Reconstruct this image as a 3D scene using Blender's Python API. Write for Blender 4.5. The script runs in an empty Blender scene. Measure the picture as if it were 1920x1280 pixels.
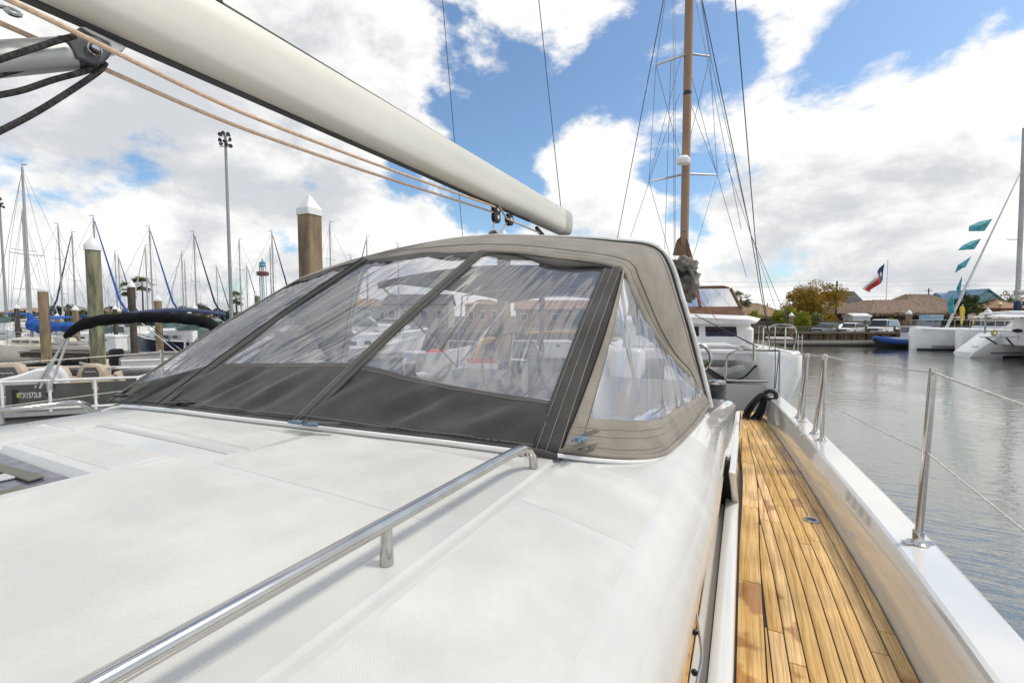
import bpy, bmesh, math, random
from mathutils import Vector, Matrix
R = math.radians
random.seed(7)
scn = bpy.context.scene
COL = scn.collection
# ---------------------------------------------------------------- camera
FPX = 853.333; YAW = R(27); PITCH = math.atan(48 / 853.333); ZC = 2.6
cam = bpy.data.cameras.new('camera'); cam.lens = 16; cam.sensor_width = 36
cam.clip_start = 0.02; cam.clip_end = 6000
camo = bpy.data.objects.new('camera', cam); COL.objects.link(camo)
camo.location = (0, 0, ZC); camo.rotation_euler = (R(90) - PITCH, 0, YAW)
scn.camera = camo
# ---------------------------------------------------------------- photo ray helpers (used to survey positions)
def ray(px, py):
    u = (px - 960) / FPX; v = (640 - py) / FPX
    F = math.cos(PITCH) + v * math.sin(PITCH); U = v * math.cos(PITCH) - math.sin(PITCH)
    return Vector((u * math.cos(YAW) - F * math.sin(YAW), u * math.sin(YAW) + F * math.cos(YAW), U))
C0 = Vector((0, 0, ZC))
def atz(px, py, z): r = ray(px, py); return C0 + r * ((z - ZC) / r.z)
def atx(px, py, x): r = ray(px, py); return C0 + r * (x / r.x)
def aty(px, py, y): r = ray(px, py); return C0 + r * (y / r.y)
FWD = Vector((-math.sin(YAW), math.cos(YAW), 0)); RGT = Vector((math.cos(YAW), math.sin(YAW), 0))
def atd(px, py, d): r = ray(px, py); return C0 + r * (d / r.dot(FWD))
def G(px, d, z=0.0): p = atd(px, 592, d); return Vector((p.x, p.y, z))
def ZA(py, d): return atd(960, py, d).z
def W(c, d, z=0.0): p = RGT * c + FWD * d; return Vector((p.x, p.y, z))
# ---------------------------------------------------------------- sun
SUN_AZ = R(64); SUN_EL = R(55)
sd = Vector((math.sin(SUN_AZ) * math.cos(SUN_EL), math.cos(SUN_AZ) * math.cos(SUN_EL), math.sin(SUN_EL)))
sl = bpy.data.lights.new('sun', 'SUN'); sl.energy = 2.3; sl.angle = R(10); sl.color = (1, .93, .83)
slo = bpy.data.objects.new('sun', sl); COL.objects.link(slo); slo.location = (20, 20, 40)
slo.rotation_euler = sd.to_track_quat('Z', 'Y').to_euler()
# ---------------------------------------------------------------- exposure
scn.view_settings.view_transform = 'Standard'; scn.view_settings.look = 'None'
scn.view_settings.exposure = 0.06; scn.view_settings.gamma = 1.0
scn.view_settings.use_curve_mapping = False
# ---------------------------------------------------------------- sky
wd = bpy.data.worlds.new('World'); scn.world = wd; wd.use_nodes = True
wt = wd.node_tree; wn = wt.nodes; wl = wt.links; wn.clear()
BLOBS = [  # cloud masses and clear gaps, surveyed as sky directions: px, py, radius px, weight
    (600, 140, 330, .55), (140, 170, 420, .45), (330, 440, 240, .35), (640, 400, 230, .35), (830, 420, 150, .3),
    (1060, 60, 120, .34), (1060, 350, 80, .3), (1165, 370, 110, .42), (1450, 270, 190, .5), (1640, 290, 240, .45),
    (1840, 250, 260, .5), (1480, 10, 150, .5), (1720, 460, 260, .4), (80, 480, 260, .25), (1500, 480, 220, .3), (1850, 20, 300, .15), (1740, 60, 120, -.2), (170, 440, 110, -.3), (470, 330, 70, -.3), (1230, 330, 60, -.2),
    (960, 250, 190, -.75), (1200, 130, 170, -.6), (860, 60, 130, -.6), (255, 300, 120, -.8), (110, 370, 100, -.45), (760, 320, 80, -.6),
    (1330, 130, 130, -.5), (1560, 130, 130, -.38), (1290, 400, 80, -.4), (460, -40, 100, -.6), (560, 300, 60, -.25), (420, 500, 120, -.25)]
g = bpy.data.node_groups.new('cloud_density', 'ShaderNodeTree')
g.interface.new_socket('V', in_out='INPUT', socket_type='NodeSocketVector')
g.interface.new_socket('D', in_out='OUTPUT', socket_type='NodeSocketFloat')
gi = g.nodes.new('NodeGroupInput'); go = g.nodes.new('NodeGroupOutput')
mp = g.nodes.new('ShaderNodeVectorMath'); mp.operation = 'MULTIPLY'; mp.inputs[1].default_value = (1, 1, 1.7)
g.links.new(gi.outputs[0], mp.inputs[0])
nz = g.nodes.new('ShaderNodeTexNoise'); nz.inputs['Scale'].default_value = 4.0; nz.inputs['Detail'].default_value = 8
nz.inputs['Roughness'].default_value = .6; nz.inputs['Distortion'].default_value = .15
g.links.new(mp.outputs[0], nz.inputs['Vector'])
acc = g.nodes.new('ShaderNodeMath'); acc.operation = 'MULTIPLY_ADD'; acc.inputs[1].default_value = 3.8; acc.inputs[2].default_value = -1.82
g.links.new(nz.outputs[0], acc.inputs[0]); last = acc
for (bx, by, br, bw) in BLOBS:
    c = ray(bx, by).normalized(); e = ray(bx + br * .7, by - br * .7).normalized()
    dn = g.nodes.new('ShaderNodeVectorMath'); dn.operation = 'DISTANCE'; dn.inputs[1].default_value = c
    g.links.new(gi.outputs[0], dn.inputs[0])
    mr = g.nodes.new('ShaderNodeMapRange'); mr.interpolation_type = 'SMOOTHSTEP'
    mr.inputs[1].default_value = 0; mr.inputs[2].default_value = (e - c).length * 1.15; mr.inputs[3].default_value = bw * .9; mr.inputs[4].default_value = 0
    g.links.new(dn.outputs['Value'], mr.inputs[0])
    ad = g.nodes.new('ShaderNodeMath'); ad.operation = 'ADD'
    g.links.new(last.outputs[0], ad.inputs[0]); g.links.new(mr.outputs[0], ad.inputs[1]); last = ad
sx = g.nodes.new('ShaderNodeSeparateXYZ'); g.links.new(gi.outputs[0], sx.inputs[0])
hz_ = g.nodes.new('ShaderNodeMapRange'); hz_.inputs[1].default_value = .0; hz_.inputs[2].default_value = .2; hz_.inputs[3].default_value = .32; hz_.inputs[4].default_value = 0
g.links.new(sx.outputs[2], hz_.inputs[0]); ad = g.nodes.new('ShaderNodeMath'); ad.operation = 'ADD'; g.links.new(last.outputs[0], ad.inputs[0]); g.links.new(hz_.outputs[0], ad.inputs[1])
g.links.new(ad.outputs[0], go.inputs[0])
def wnode(t, **k):
    n = wn.new(t)
    for a, b in k.items(): setattr(n, a, b)
    return n
tc = wnode('ShaderNodeTexCoord')
d0 = wnode('ShaderNodeGroup'); d0.node_tree = g; wl.new(tc.outputs['Generated'], d0.inputs[0])
sh = wnode('ShaderNodeVectorMath', operation='ADD'); sh.inputs[1].default_value = Vector((0, 0, .065)) + sd * .05
wl.new(tc.outputs['Generated'], sh.inputs[0])
d1 = wnode('ShaderNodeGroup'); d1.node_tree = g; wl.new(sh.outputs[0], d1.inputs[0])
mask = wnode('ShaderNodeMapRange', interpolation_type='SMOOTHSTEP'); mask.inputs[1].default_value = -.22; mask.inputs[2].default_value = .22
wl.new(d0.outputs[0], mask.inputs[0])
lit = wnode('ShaderNodeMapRange', interpolation_type='SMOOTHSTEP'); lit.inputs[1].default_value = .1; lit.inputs[2].default_value = .85
wl.new(d1.outputs[0], lit.inputs[0])
cr = wnode('ShaderNodeMix', data_type='RGBA'); cr.inputs[6].default_value = (1.0, .99, .97, 1); cr.inputs[7].default_value = (.64, .66, .695, 1)
wl.new(lit.outputs[0], cr.inputs[0])
sky = wnode('ShaderNodeTexSky', sky_type='NISHITA', sun_disc=False, sun_elevation=SUN_EL, sun_rotation=SUN_AZ)
sky.air_density = 1.0; sky.dust_density = 1.3; sky.ozone_density = 3.5
b1 = wnode('ShaderNodeBackground'); b1.inputs[1].default_value = .15
sg_ = wnode('ShaderNodeMix', data_type='RGBA', blend_type='MULTIPLY'); sg_.inputs[0].default_value = 1; sg_.inputs[7].default_value = (1.0, 1.10, 1.10, 1)
wl.new(sky.outputs[0], sg_.inputs[6]); wl.new(sg_.outputs[2], b1.inputs[0])
b2 = wnode('ShaderNodeBackground'); b2.inputs[1].default_value = 1.0; wl.new(cr.outputs[2], b2.inputs[0])
mx = wnode('ShaderNodeMixShader'); wl.new(mask.outputs[0], mx.inputs[0]); wl.new(b1.outputs[0], mx.inputs[1]); wl.new(b2.outputs[0], mx.inputs[2])
wd.cycles.sampling_method = 'MANUAL'; wd.cycles.sample_map_resolution = 512
wo = wnode('ShaderNodeOutputWorld'); wl.new(mx.outputs[0], wo.inputs[0])
# ================================================================ materials
MATS = {}
def mat(name, col, rough=.5, metal=0., var=.12, vscale=6., stretch=(1, 1, 1), bump=0., bscale=40., coat=0., coord='Object', col2=None, lo=.4, hi=.65, spec=.5, sheen=0., ior=None, rvar=0.):
    """procedural surface: base colour broken up by noise, roughness, fine relief"""
    if name in MATS: return MATS[name]
    m = bpy.data.materials.new(name); m.use_nodes = True; MATS[name] = m
    t = m.node_tree; n = t.nodes; L = t.links; b = n['Principled BSDF']
    b.inputs['Roughness'].default_value = rough; b.inputs['Metallic'].default_value = metal
    b.inputs['Coat Weight'].default_value = coat; b.inputs['Coat Roughness'].default_value = .05
    b.inputs['Specular IOR Level'].default_value = spec
    if sheen: b.inputs['Sheen Weight'].default_value = sheen; b.inputs['Sheen Roughness'].default_value = .4
    if ior: b.inputs['IOR'].default_value = ior
    tcn = n.new('ShaderNodeTexCoord'); mpn = n.new('ShaderNodeMapping'); mpn.inputs['Scale'].default_value = stretch
    if coord == 'World':
        ge = n.new('ShaderNodeNewGeometry'); L.new(ge.outputs['Position'], mpn.inputs[0])
    else: L.new(tcn.outputs[coord], mpn.inputs[0])
    nt = n.new('ShaderNodeTexNoise'); nt.inputs['Scale'].default_value = vscale; nt.inputs['Detail'].default_value = 6; nt.inputs['Roughness'].default_value = .6
    L.new(mpn.outputs[0], nt.inputs['Vector'])
    mr = n.new('ShaderNodeMapRange'); mr.inputs[1].default_value = lo; mr.inputs[2].default_value = hi
    L.new(nt.outputs[0], mr.inputs[0])
    c2 = col2 or tuple(max(0, c * (1 - var * 2)) for c in col); c1 = col if col2 else tuple(min(1, c * (1 + var * .5)) for c in col)
    mi = n.new('ShaderNodeMix'); mi.data_type = 'RGBA'; mi.inputs[6].default_value = (*c2, 1); mi.inputs[7].default_value = (*c1, 1)
    L.new(mr.outputs[0], mi.inputs[0]); L.new(mi.outputs[2], b.inputs['Base Color'])
    if rvar:
        rr = n.new('ShaderNodeMapRange'); rr.inputs[1].default_value = .3; rr.inputs[2].default_value = .7; rr.inputs[3].default_value = rough; rr.inputs[4].default_value = rough + rvar
        L.new(nt.outputs[0], rr.inputs[0]); L.new(rr.outputs[0], b.inputs['Roughness'])
    if bump:
        n2 = n.new('ShaderNodeTexNoise'); n2.inputs['Scale'].default_value = bscale; n2.inputs['Detail'].default_value = 4
        L.new(mpn.outputs[0], n2.inputs['Vector'])
        bp = n.new('ShaderNodeBump'); bp.inputs['Strength'].default_value = bump; bp.inputs['Distance'].default_value = .02
        L.new(n2.outputs[0], bp.inputs['Height']); L.new(bp.outputs[0], b.inputs['Normal'])
    return m
gel = mat('gelcoat', (.72, .71, .675), .07, var=.03, vscale=2, coat=1., rvar=.06)
gelf = mat('gelcoat_far', (.82, .81, .79), .25, var=.06, vscale=.8)
gelc = mat('gelcoat_cream', (.72, .66, .54), .3, var=.07, vscale=1)
steel = mat('stainless_steel', (.56, .545, .52), .07, 1., var=.06, vscale=14, rvar=.1)
alu = mat('anodised_aluminium', (.44, .44, .43), .36, .55, var=.05, vscale=3)
alum = mat('mast_aluminium', (.42, .42, .41), .45, .4, var=.1, vscale=1)
black = mat('black_rubber', (.012, .012, .013), .5, var=.2)
blackcloth = mat('black_canvas', (.008, .008, .009), .8, var=.3, bump=.3, bscale=9, spec=.2)
dark = mat('dark_plastic', (.03, .032, .036), .4, var=.2)
gelr = mat('coachroof_gelcoat', (.60, .592, .565), .17, var=.05, vscale=3, rvar=.12, coat=.3)
glassd = mat('dark_glass', (.02, .022, .026), .06, var=.3, coat=.5)
purple = mat('tinted_window', (.045, .035, .055), .08, var=.3)
boomm = mat('boom_paint', (.66, .64, .57), .38, var=.06, vscale=2, stretch=(1, .3, 1), coat=.15)
taupe = mat('canopy_canvas', (.28, .25, .205), .85, var=.10, vscale=5, bump=.35, bscale=220, sheen=.25, spec=.2)  # taupe hood cloth, paler than the charcoal; sun glare put into its colour
char = mat('charcoal_canvas', (.074, .070, .063), .85, var=.14, vscale=5, bump=.35, bscale=220, sheen=.2, spec=.2)
hemm = mat('hem_binding', (.05, .047, .042), .8, var=.15, spec=.2)
thread = mat('stitching_thread', (.33, .31, .27), .8)
ropet = mat('tan_rope', (.72, .52, .37), .85, var=.1, vscale=60, bump=.5, bscale=300)
roped = mat('dark_rope', (.05, .045, .045), .85, var=.4, vscale=90, bump=.5, bscale=300)
ropew = mat('white_line', (.66, .64, .60), .7, var=.15, vscale=60)
wire = mat('wire_rope', (.10, .11, .13), .45, .6)
wiref = mat('far_wire', (.20, .22, .25), .5, .3)
buckle = mat('blue_grey_plastic', (.13, .20, .27), .45, var=.15, vscale=30)
stripm = mat('grey_strip', (.50, .50, .49), .5, var=.05)
navy = mat('navy_gelcoat', (.012, .018, .06), .2, var=.2)
bluecv = mat('blue_canvas', (.010, .10, .42), .75, var=.25, vscale=4, bump=.4, bscale=12)
navycv = mat('navy_canvas', (.02, .035, .10), .75, var=.2)
browncv = mat('brown_canvas', (.17, .088, .052), .8, var=.15, vscale=5, bump=.3, bscale=30)
beige = mat('beige_vinyl', (.47, .38, .29), .5, var=.08)
greyv = mat('grey_vinyl', (.10, .095, .10), .5, var=.1)
panelg = mat('pontoon_panel', (.10, .098, .092), .3, .35, var=.15, vscale=2)
whitep = mat('white_paint', (.78, .78, .77), .4, var=.06, vscale=3)
concr = mat('weathered_concrete', (.30, .22, .135), .9, var=.25, vscale=2.2, stretch=(1.6, 1.6, .35), bump=.6, bscale=30, col2=(.12, .085, .05), lo=.36, hi=.62)
pilew = mat('weathered_piling', (.26, .25, .16), .9, vscale=5, stretch=(1.5, 1.5, .25), bump=.9, bscale=18, col2=(.075, .08, .045), lo=.36, hi=.6)
piled = mat('dark_piling', (.10, .08, .06), .9, vscale=5, stretch=(1.5, 1.5, .3), bump=.5, bscale=25, col2=(.045, .036, .028))
woodd = mat('dock_timber', (.17, .14, .11), .85, vscale=5, stretch=(.4, 3, 3), bump=.4, col2=(.08, .065, .05))
fencem = mat('fence_timber', (.24, .20, .14), .9, vscale=3, stretch=(.6, 3, 3), col2=(.13, .115, .08))
quaym = mat('bulkhead_timber', (.24, .17, .10), .9, vscale=2, stretch=(2, 2, .4), bump=.4, col2=(.06, .045, .03))
thatch = mat('thatch', (.27, .18, .13), .95, vscale=1.3, stretch=(2.5, 2.5, .6), bump=.8, bscale=14, col2=(.14, .095, .07))
thatcht = mat('tan_thatch', (.36, .26, .16), .95, vscale=1.3, stretch=(2.5, 2.5, .6), bump=.8, bscale=14, col2=(.2, .14, .09))
brick = mat('brick_wall', (.36, .15, .08), .9, vscale=3)
brownw = mat('brown_wall', (.10, .055, .04), .9, vscale=2)
orangew = mat('orange_stucco', (.50, .27, .15), .9, vscale=1.5, var=.1)
creamw = mat('cream_wall', (.55, .49, .40), .9, vscale=1.5, var=.1)
blueh = mat('blue_siding', (.24, .42, .47), .8, vscale=1.5, var=.1)
blueroof = mat('blue_roof', (.12, .22, .33), .7, vscale=1.5, var=.15)
slate = mat('grey_shingle', (.075, .075, .08), .9, vscale=3)
tileroof = mat('tile_roof', (.34, .20, .13), .9, vscale=3)
asph = mat('asphalt', (.06, .06, .058), .95, vscale=1)
sandm = mat('ground_cover', (.12, .11, .07), .95, vscale=.2, coord='World', col2=(.06, .075, .035))
trunkm = mat('bark', (.10, .075, .055), .95, vscale=6, stretch=(2, 2, .5), bump=.5)
def leafmat(name, a, b_):
    m = mat(name, a, .6, vscale=1.1, col2=b_, lo=.38, hi=.62, coord='World', spec=.25)
    n = m.node_tree.nodes; L = m.node_tree.links; b = n['Principled BSDF']
    tr = n.new('ShaderNodeBsdfTranslucent'); mxs = n.new('ShaderNodeMixShader'); mxs.inputs[0].default_value = .3
    src = b.inputs['Base Color'].links[0].from_socket; L.new(src, tr.inputs[0])
    L.new(b.outputs[0], mxs.inputs[1]); L.new(tr.outputs[0], mxs.inputs[2]); L.new(mxs.outputs[0], n['Material Output'].inputs[0])
    return m
leaf_or = leafmat('amber_leaves', (.40, .22, .03), (.15, .11, .02))
leaf_ye = leafmat('yellow_leaves', (.52, .33, .02), (.22, .18, .02))
leaf_yg = leafmat('yellow_green_leaves', (.40, .38, .03), (.13, .17, .02))
leaf_gr = leafmat('green_leaves', (.085, .12, .02), (.03, .05, .012))
leaf_dk = leafmat('dark_leaves', (.045, .06, .018), (.018, .028, .010))
leaf_pa = leafmat('palm_leaves', (.13, .14, .04), (.05, .065, .02))
leaf_lt = leafmat('pale_leaves', (.26, .28, .12), (.12, .15, .05))
def flat(name, col, rough=.5): return mat(name, col, rough, var=.05)
# teak: grain along Y, tint per plank, wet stains
def teak_mat():
    m = bpy.data.materials.new('teak'); m.use_nodes = True; t = m.node_tree; n = t.nodes; L = t.links; b = n['Principled BSDF']
    ge = n.new('ShaderNodeNewGeometry'); oi = n.new('ShaderNodeObjectInfo')
    off = n.new('ShaderNodeVectorMath'); off.operation = 'MULTIPLY_ADD'; off.inputs[1].default_value = (0, 0, 0)
    cmb = n.new('ShaderNodeCombineXYZ'); mu = n.new('ShaderNodeMath'); mu.operation = 'MULTIPLY'; mu.inputs[1].default_value = 37.
    L.new(oi.outputs['Random'], mu.inputs[0]); L.new(mu.outputs[0], cmb.inputs[2])
    sc = n.new('ShaderNodeVectorMath'); sc.operation = 'MULTIPLY'; sc.inputs[1].default_value = (130, 3.2, 130); L.new(ge.outputs['Position'], sc.inputs[0])
    ad = n.new('ShaderNodeVectorMath'); ad.operation = 'ADD'; L.new(sc.outputs[0], ad.inputs[0]); L.new(cmb.outputs[0], ad.inputs[1])
    gr = n.new('ShaderNodeTexNoise'); gr.inputs['Scale'].default_value = 1.; gr.inputs['Detail'].default_value = 5; gr.inputs['Distortion'].default_value = .6; L.new(ad.outputs[0], gr.inputs['Vector'])
    r1 = n.new('ShaderNodeValToRGB'); r1.color_ramp.elements[0].position = .30; r1.color_ramp.elements[0].color = (.45, .245, .08, 1)
    r1.color_ramp.elements[1].position = .62; r1.color_ramp.elements[1].color = (.82, .56, .26, 1); L.new(gr.outputs[0], r1.inputs[0])
    hv = n.new('ShaderNodeHueSaturation'); vr = n.new('ShaderNodeMapRange'); vr.inputs[3].default_value = .88; vr.inputs[4].default_value = 1.06
    L.new(oi.outputs['Random'], vr.inputs[0]); L.new(vr.outputs[0], hv.inputs['Value'])
    sr = n.new('ShaderNodeMapRange'); sr.inputs[3].default_value = 1.14; sr.inputs[4].default_value = .96; L.new(oi.outputs['Random'], sr.inputs[0]); L.new(sr.outputs[0], hv.inputs['Saturation'])
    L.new(r1.outputs[0], hv.inputs['Color'])
    bl = n.new('ShaderNodeTexNoise'); bl.inputs['Scale'].default_value = 3.3; bl.inputs['Detail'].default_value = 4; L.new(ge.outputs['Position'], bl.inputs['Vector'])
    br = n.new('ShaderNodeMapRange'); br.inputs[1].default_value = .35; br.inputs[2].default_value = .7; br.inputs[3].default_value = .78; br.inputs[4].default_value = 1.12; L.new(bl.outputs[0], br.inputs[0])
    m1 = n.new('ShaderNodeVectorMath'); m1.operation = 'SCALE'; L.new(hv.outputs[0], m1.inputs[0]); L.new(br.outputs[0], m1.inputs['Scale'])
    # wet stains: attribute-free mask from noise, stronger on planks flagged wet (object pass index)
    ws = n.new('ShaderNodeTexNoise'); ws.inputs['Scale'].default_value = 5.; ws.inputs['Detail'].default_value = 3; L.new(ge.outputs['Position'], ws.inputs['Vector'])
    wa = n.new('ShaderNodeMath'); wa.operation = 'MULTIPLY_ADD'; wa.inputs[1].default_value = .075; L.new(oi.outputs['Object Index'], wa.inputs[0]); L.new(ws.outputs[0], wa.inputs[2])
    wm = n.new('ShaderNodeMapRange'); wm.inputs[1].default_value = .665; wm.inputs[2].default_value = .715; L.new(wa.outputs[0], wm.inputs[0])
    mx2 = n.new('ShaderNodeMix'); mx2.data_type = 'RGBA'; mx2.blend_type = 'MULTIPLY'; mx2.inputs[7].default_value = (.62, .47, .35, 1)
    L.new(wm.outputs[0], mx2.inputs[0]); L.new(m1.outputs[0], mx2.inputs[6]); L.new(mx2.outputs[2], b.inputs['Base Color'])
    rg = n.new('ShaderNodeMapRange'); rg.inputs[3].default_value = .62; rg.inputs[4].default_value = .3; L.new(wm.outputs[0], rg.inputs[0]); L.new(rg.outputs[0], b.inputs['Roughness'])
    bp = n.new('ShaderNodeBump'); bp.inputs['Strength'].default_value = .25; bp.inputs['Distance'].default_value = .004; L.new(gr.outputs[0], bp.inputs['Height']); L.new(bp.outputs[0], b.inputs['Normal'])
    return m
teak = teak_mat()
def nonskid_mat():
    m = mat('nonskid', (.61, .602, .572), .42, var=.06, vscale=3.5, rvar=.12)
    n = m.node_tree.nodes; L = m.node_tree.links; b = n['Principled BSDF']
    ge = n.new('ShaderNodeNewGeometry'); hs = []
    for d in ((1, 1, 0), (1, -1, 0)):
        dt = n.new('ShaderNodeVectorMath'); dt.operation = 'DOT_PRODUCT'; dt.inputs[1].default_value = d; L.new(ge.outputs['Position'], dt.inputs[0])
        s = n.new('ShaderNodeMath'); s.operation = 'MULTIPLY'; s.inputs[1].default_value = 900; L.new(dt.outputs['Value'], s.inputs[0])
        si = n.new('ShaderNodeMath'); si.operation = 'SINE'; L.new(s.outputs[0], si.inputs[0]); hs.append(si)
    mm = n.new('ShaderNodeMath'); mm.operation = 'MAXIMUM'; L.new(hs[0].outputs[0], mm.inputs[0]); L.new(hs[1].outputs[0], mm.inputs[1])
    bp = n.new('ShaderNodeBump'); bp.inputs['Strength'].default_value = .14; bp.inputs['Distance'].default_value = .002; L.new(mm.outputs[0], bp.inputs['Height']); L.new(bp.outputs[0], b.inputs['Normal'])
    return m
nonskid = nonskid_mat()
def vinyl_mat(name='clear_vinyl', haze=.27, dirt=.40):
    m = bpy.data.materials.new(name); m.use_nodes = True; t = m.node_tree; n = t.nodes; L = t.links; n.clear()
    out = n.new('ShaderNodeOutputMaterial')
    tr = n.new('ShaderNodeBsdfTransparent'); tr.inputs[0].default_value = (.80, .80, .84, 1)
    gl = n.new('ShaderNodeBsdfGlossy'); gl.inputs['Roughness'].default_value = .06
    df = n.new('ShaderNodeBsdfTranslucent'); df.inputs[0].default_value = (.75, .75, .8, 1)
    d2 = n.new('ShaderNodeBsdfDiffuse'); d2.inputs[0].default_value = (.7, .7, .73, 1)
    ad = n.new('ShaderNodeMixShader'); ad.inputs[0].default_value = .5; L.new(df.outputs[0], ad.inputs[1]); L.new(d2.outputs[0], ad.inputs[2])
    tcn = n.new('ShaderNodeTexCoord'); mpn = n.new('ShaderNodeMapping'); mpn.inputs['Scale'].default_value = (1, .35, .35); L.new(tcn.outputs['Object'], mpn.inputs[0])
    nt = n.new('ShaderNodeTexNoise'); nt.inputs['Scale'].default_value = 4; nt.inputs['Detail'].default_value = 3; nt.inputs['Roughness'].default_value = .5; L.new(mpn.outputs[0], nt.inputs['Vector'])
    mr = n.new('ShaderNodeMapRange'); mr.inputs[1].default_value = .42; mr.inputs[2].default_value = .85; mr.inputs[3].default_value = haze; mr.inputs[4].default_value = dirt; L.new(nt.outputs[0], mr.inputs[0])  # milky film of the vinyl, whitened further to stand in for sky reflection
    m1 = n.new('ShaderNodeMixShader'); L.new(mr.outputs[0], m1.inputs[0]); L.new(tr.outputs[0], m1.inputs[1]); L.new(ad.outputs[0], m1.inputs[2])
    fr = n.new('ShaderNodeFresnel'); fr.inputs['IOR'].default_value = 2.5
    n2 = n.new('ShaderNodeTexNoise'); n2.inputs['Scale'].default_value = 5; n2.inputs['Detail'].default_value = 2; L.new(mpn.outputs[0], n2.inputs['Vector'])
    bp = n.new('ShaderNodeBump'); bp.inputs['Strength'].default_value = .03; bp.inputs['Distance'].default_value = .03; L.new(n2.outputs[0], bp.inputs['Height'])
    L.new(bp.outputs[0], gl.inputs['Normal']); L.new(bp.outputs[0], fr.inputs['Normal'])
    m2 = n.new('ShaderNodeMixShader'); L.new(fr.outputs[0], m2.inputs[0]); L.new(m1.outputs[0], m2.inputs[1]); L.new(gl.outputs[0], m2.inputs[2])
    L.new(m2.outputs[0], out.inputs[0]); return m
vinyl = vinyl_mat()
def water_mat():
    m = bpy.data.materials.new('harbour_water'); m.use_nodes = True; t = m.node_tree; n = t.nodes; L = t.links; n.clear()
    out = n.new('ShaderNodeOutputMaterial'); df = n.new('ShaderNodeBsdfDiffuse'); df.inputs[0].default_value = (.030, .034, .020, 1)
    gl = n.new('ShaderNodeBsdfGlossy'); gl.inputs['Roughness'].default_value = .03; gl.inputs[0].default_value = (.97, .97, .95, 1)
    ge = n.new('ShaderNodeNewGeometry'); prev = None
    pt = n.new('ShaderNodeTexNoise'); pt.inputs['Scale'].default_value = .16; pt.inputs['Detail'].default_value = 3; L.new(ge.outputs['Position'], pt.inputs['Vector'])
    pm = n.new('ShaderNodeMapRange'); pm.inputs[1].default_value = .38; pm.inputs[2].default_value = .66; pm.inputs[3].default_value = .25; pm.inputs[4].default_value = 1.; L.new(pt.outputs[0], pm.inputs[0])
    for sc, st, ds in (((.7, 2.2, 1), .45, .06), ((2.4, 7, 1), .55, .022), ((7., 18, 1), .5, .007)):
        mu = n.new('ShaderNodeMapping'); mu.inputs['Scale'].default_value = sc; mu.inputs['Rotation'].default_value = (0, 0, -YAW + .5); L.new(ge.outputs['Position'], mu.inputs[0])
        nt = n.new('ShaderNodeTexNoise'); nt.inputs['Scale'].default_value = 1.6; nt.inputs['Detail'].default_value = 3; L.new(mu.outputs[0], nt.inputs['Vector'])
        bp = n.new('ShaderNodeBump'); bp.inputs['Distance'].default_value = ds; L.new(nt.outputs[0], bp.inputs['Height'])
        ml = n.new('ShaderNodeMath'); ml.operation = 'MULTIPLY'; ml.inputs[1].default_value = st; L.new(pm.outputs[0], ml.inputs[0]); L.new(ml.outputs[0], bp.inputs['Strength'])
        if prev: L.new(prev.outputs[0], bp.inputs['Normal'])
        prev = bp
    fr = n.new('ShaderNodeFresnel'); fr.inputs['IOR'].default_value = 1.6; L.new(prev.outputs[0], fr.inputs['Normal']); L.new(prev.outputs[0], gl.inputs['Normal'])
    fa = n.new('ShaderNodeMapRange'); fa.inputs[1].default_value = 0; fa.inputs[2].default_value = .8; fa.inputs[3].default_value = .26; fa.inputs[4].default_value = 1.; L.new(fr.outputs[0], fa.inputs[0])
    mx_ = n.new('ShaderNodeMixShader'); L.new(fa.outputs[0], mx_.inputs[0]); L.new(df.outputs[0], mx_.inputs[1]); L.new(gl.outputs[0], mx_.inputs[2]); L.new(mx_.outputs[0], out.inputs[0]); return m
water = water_mat()
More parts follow.
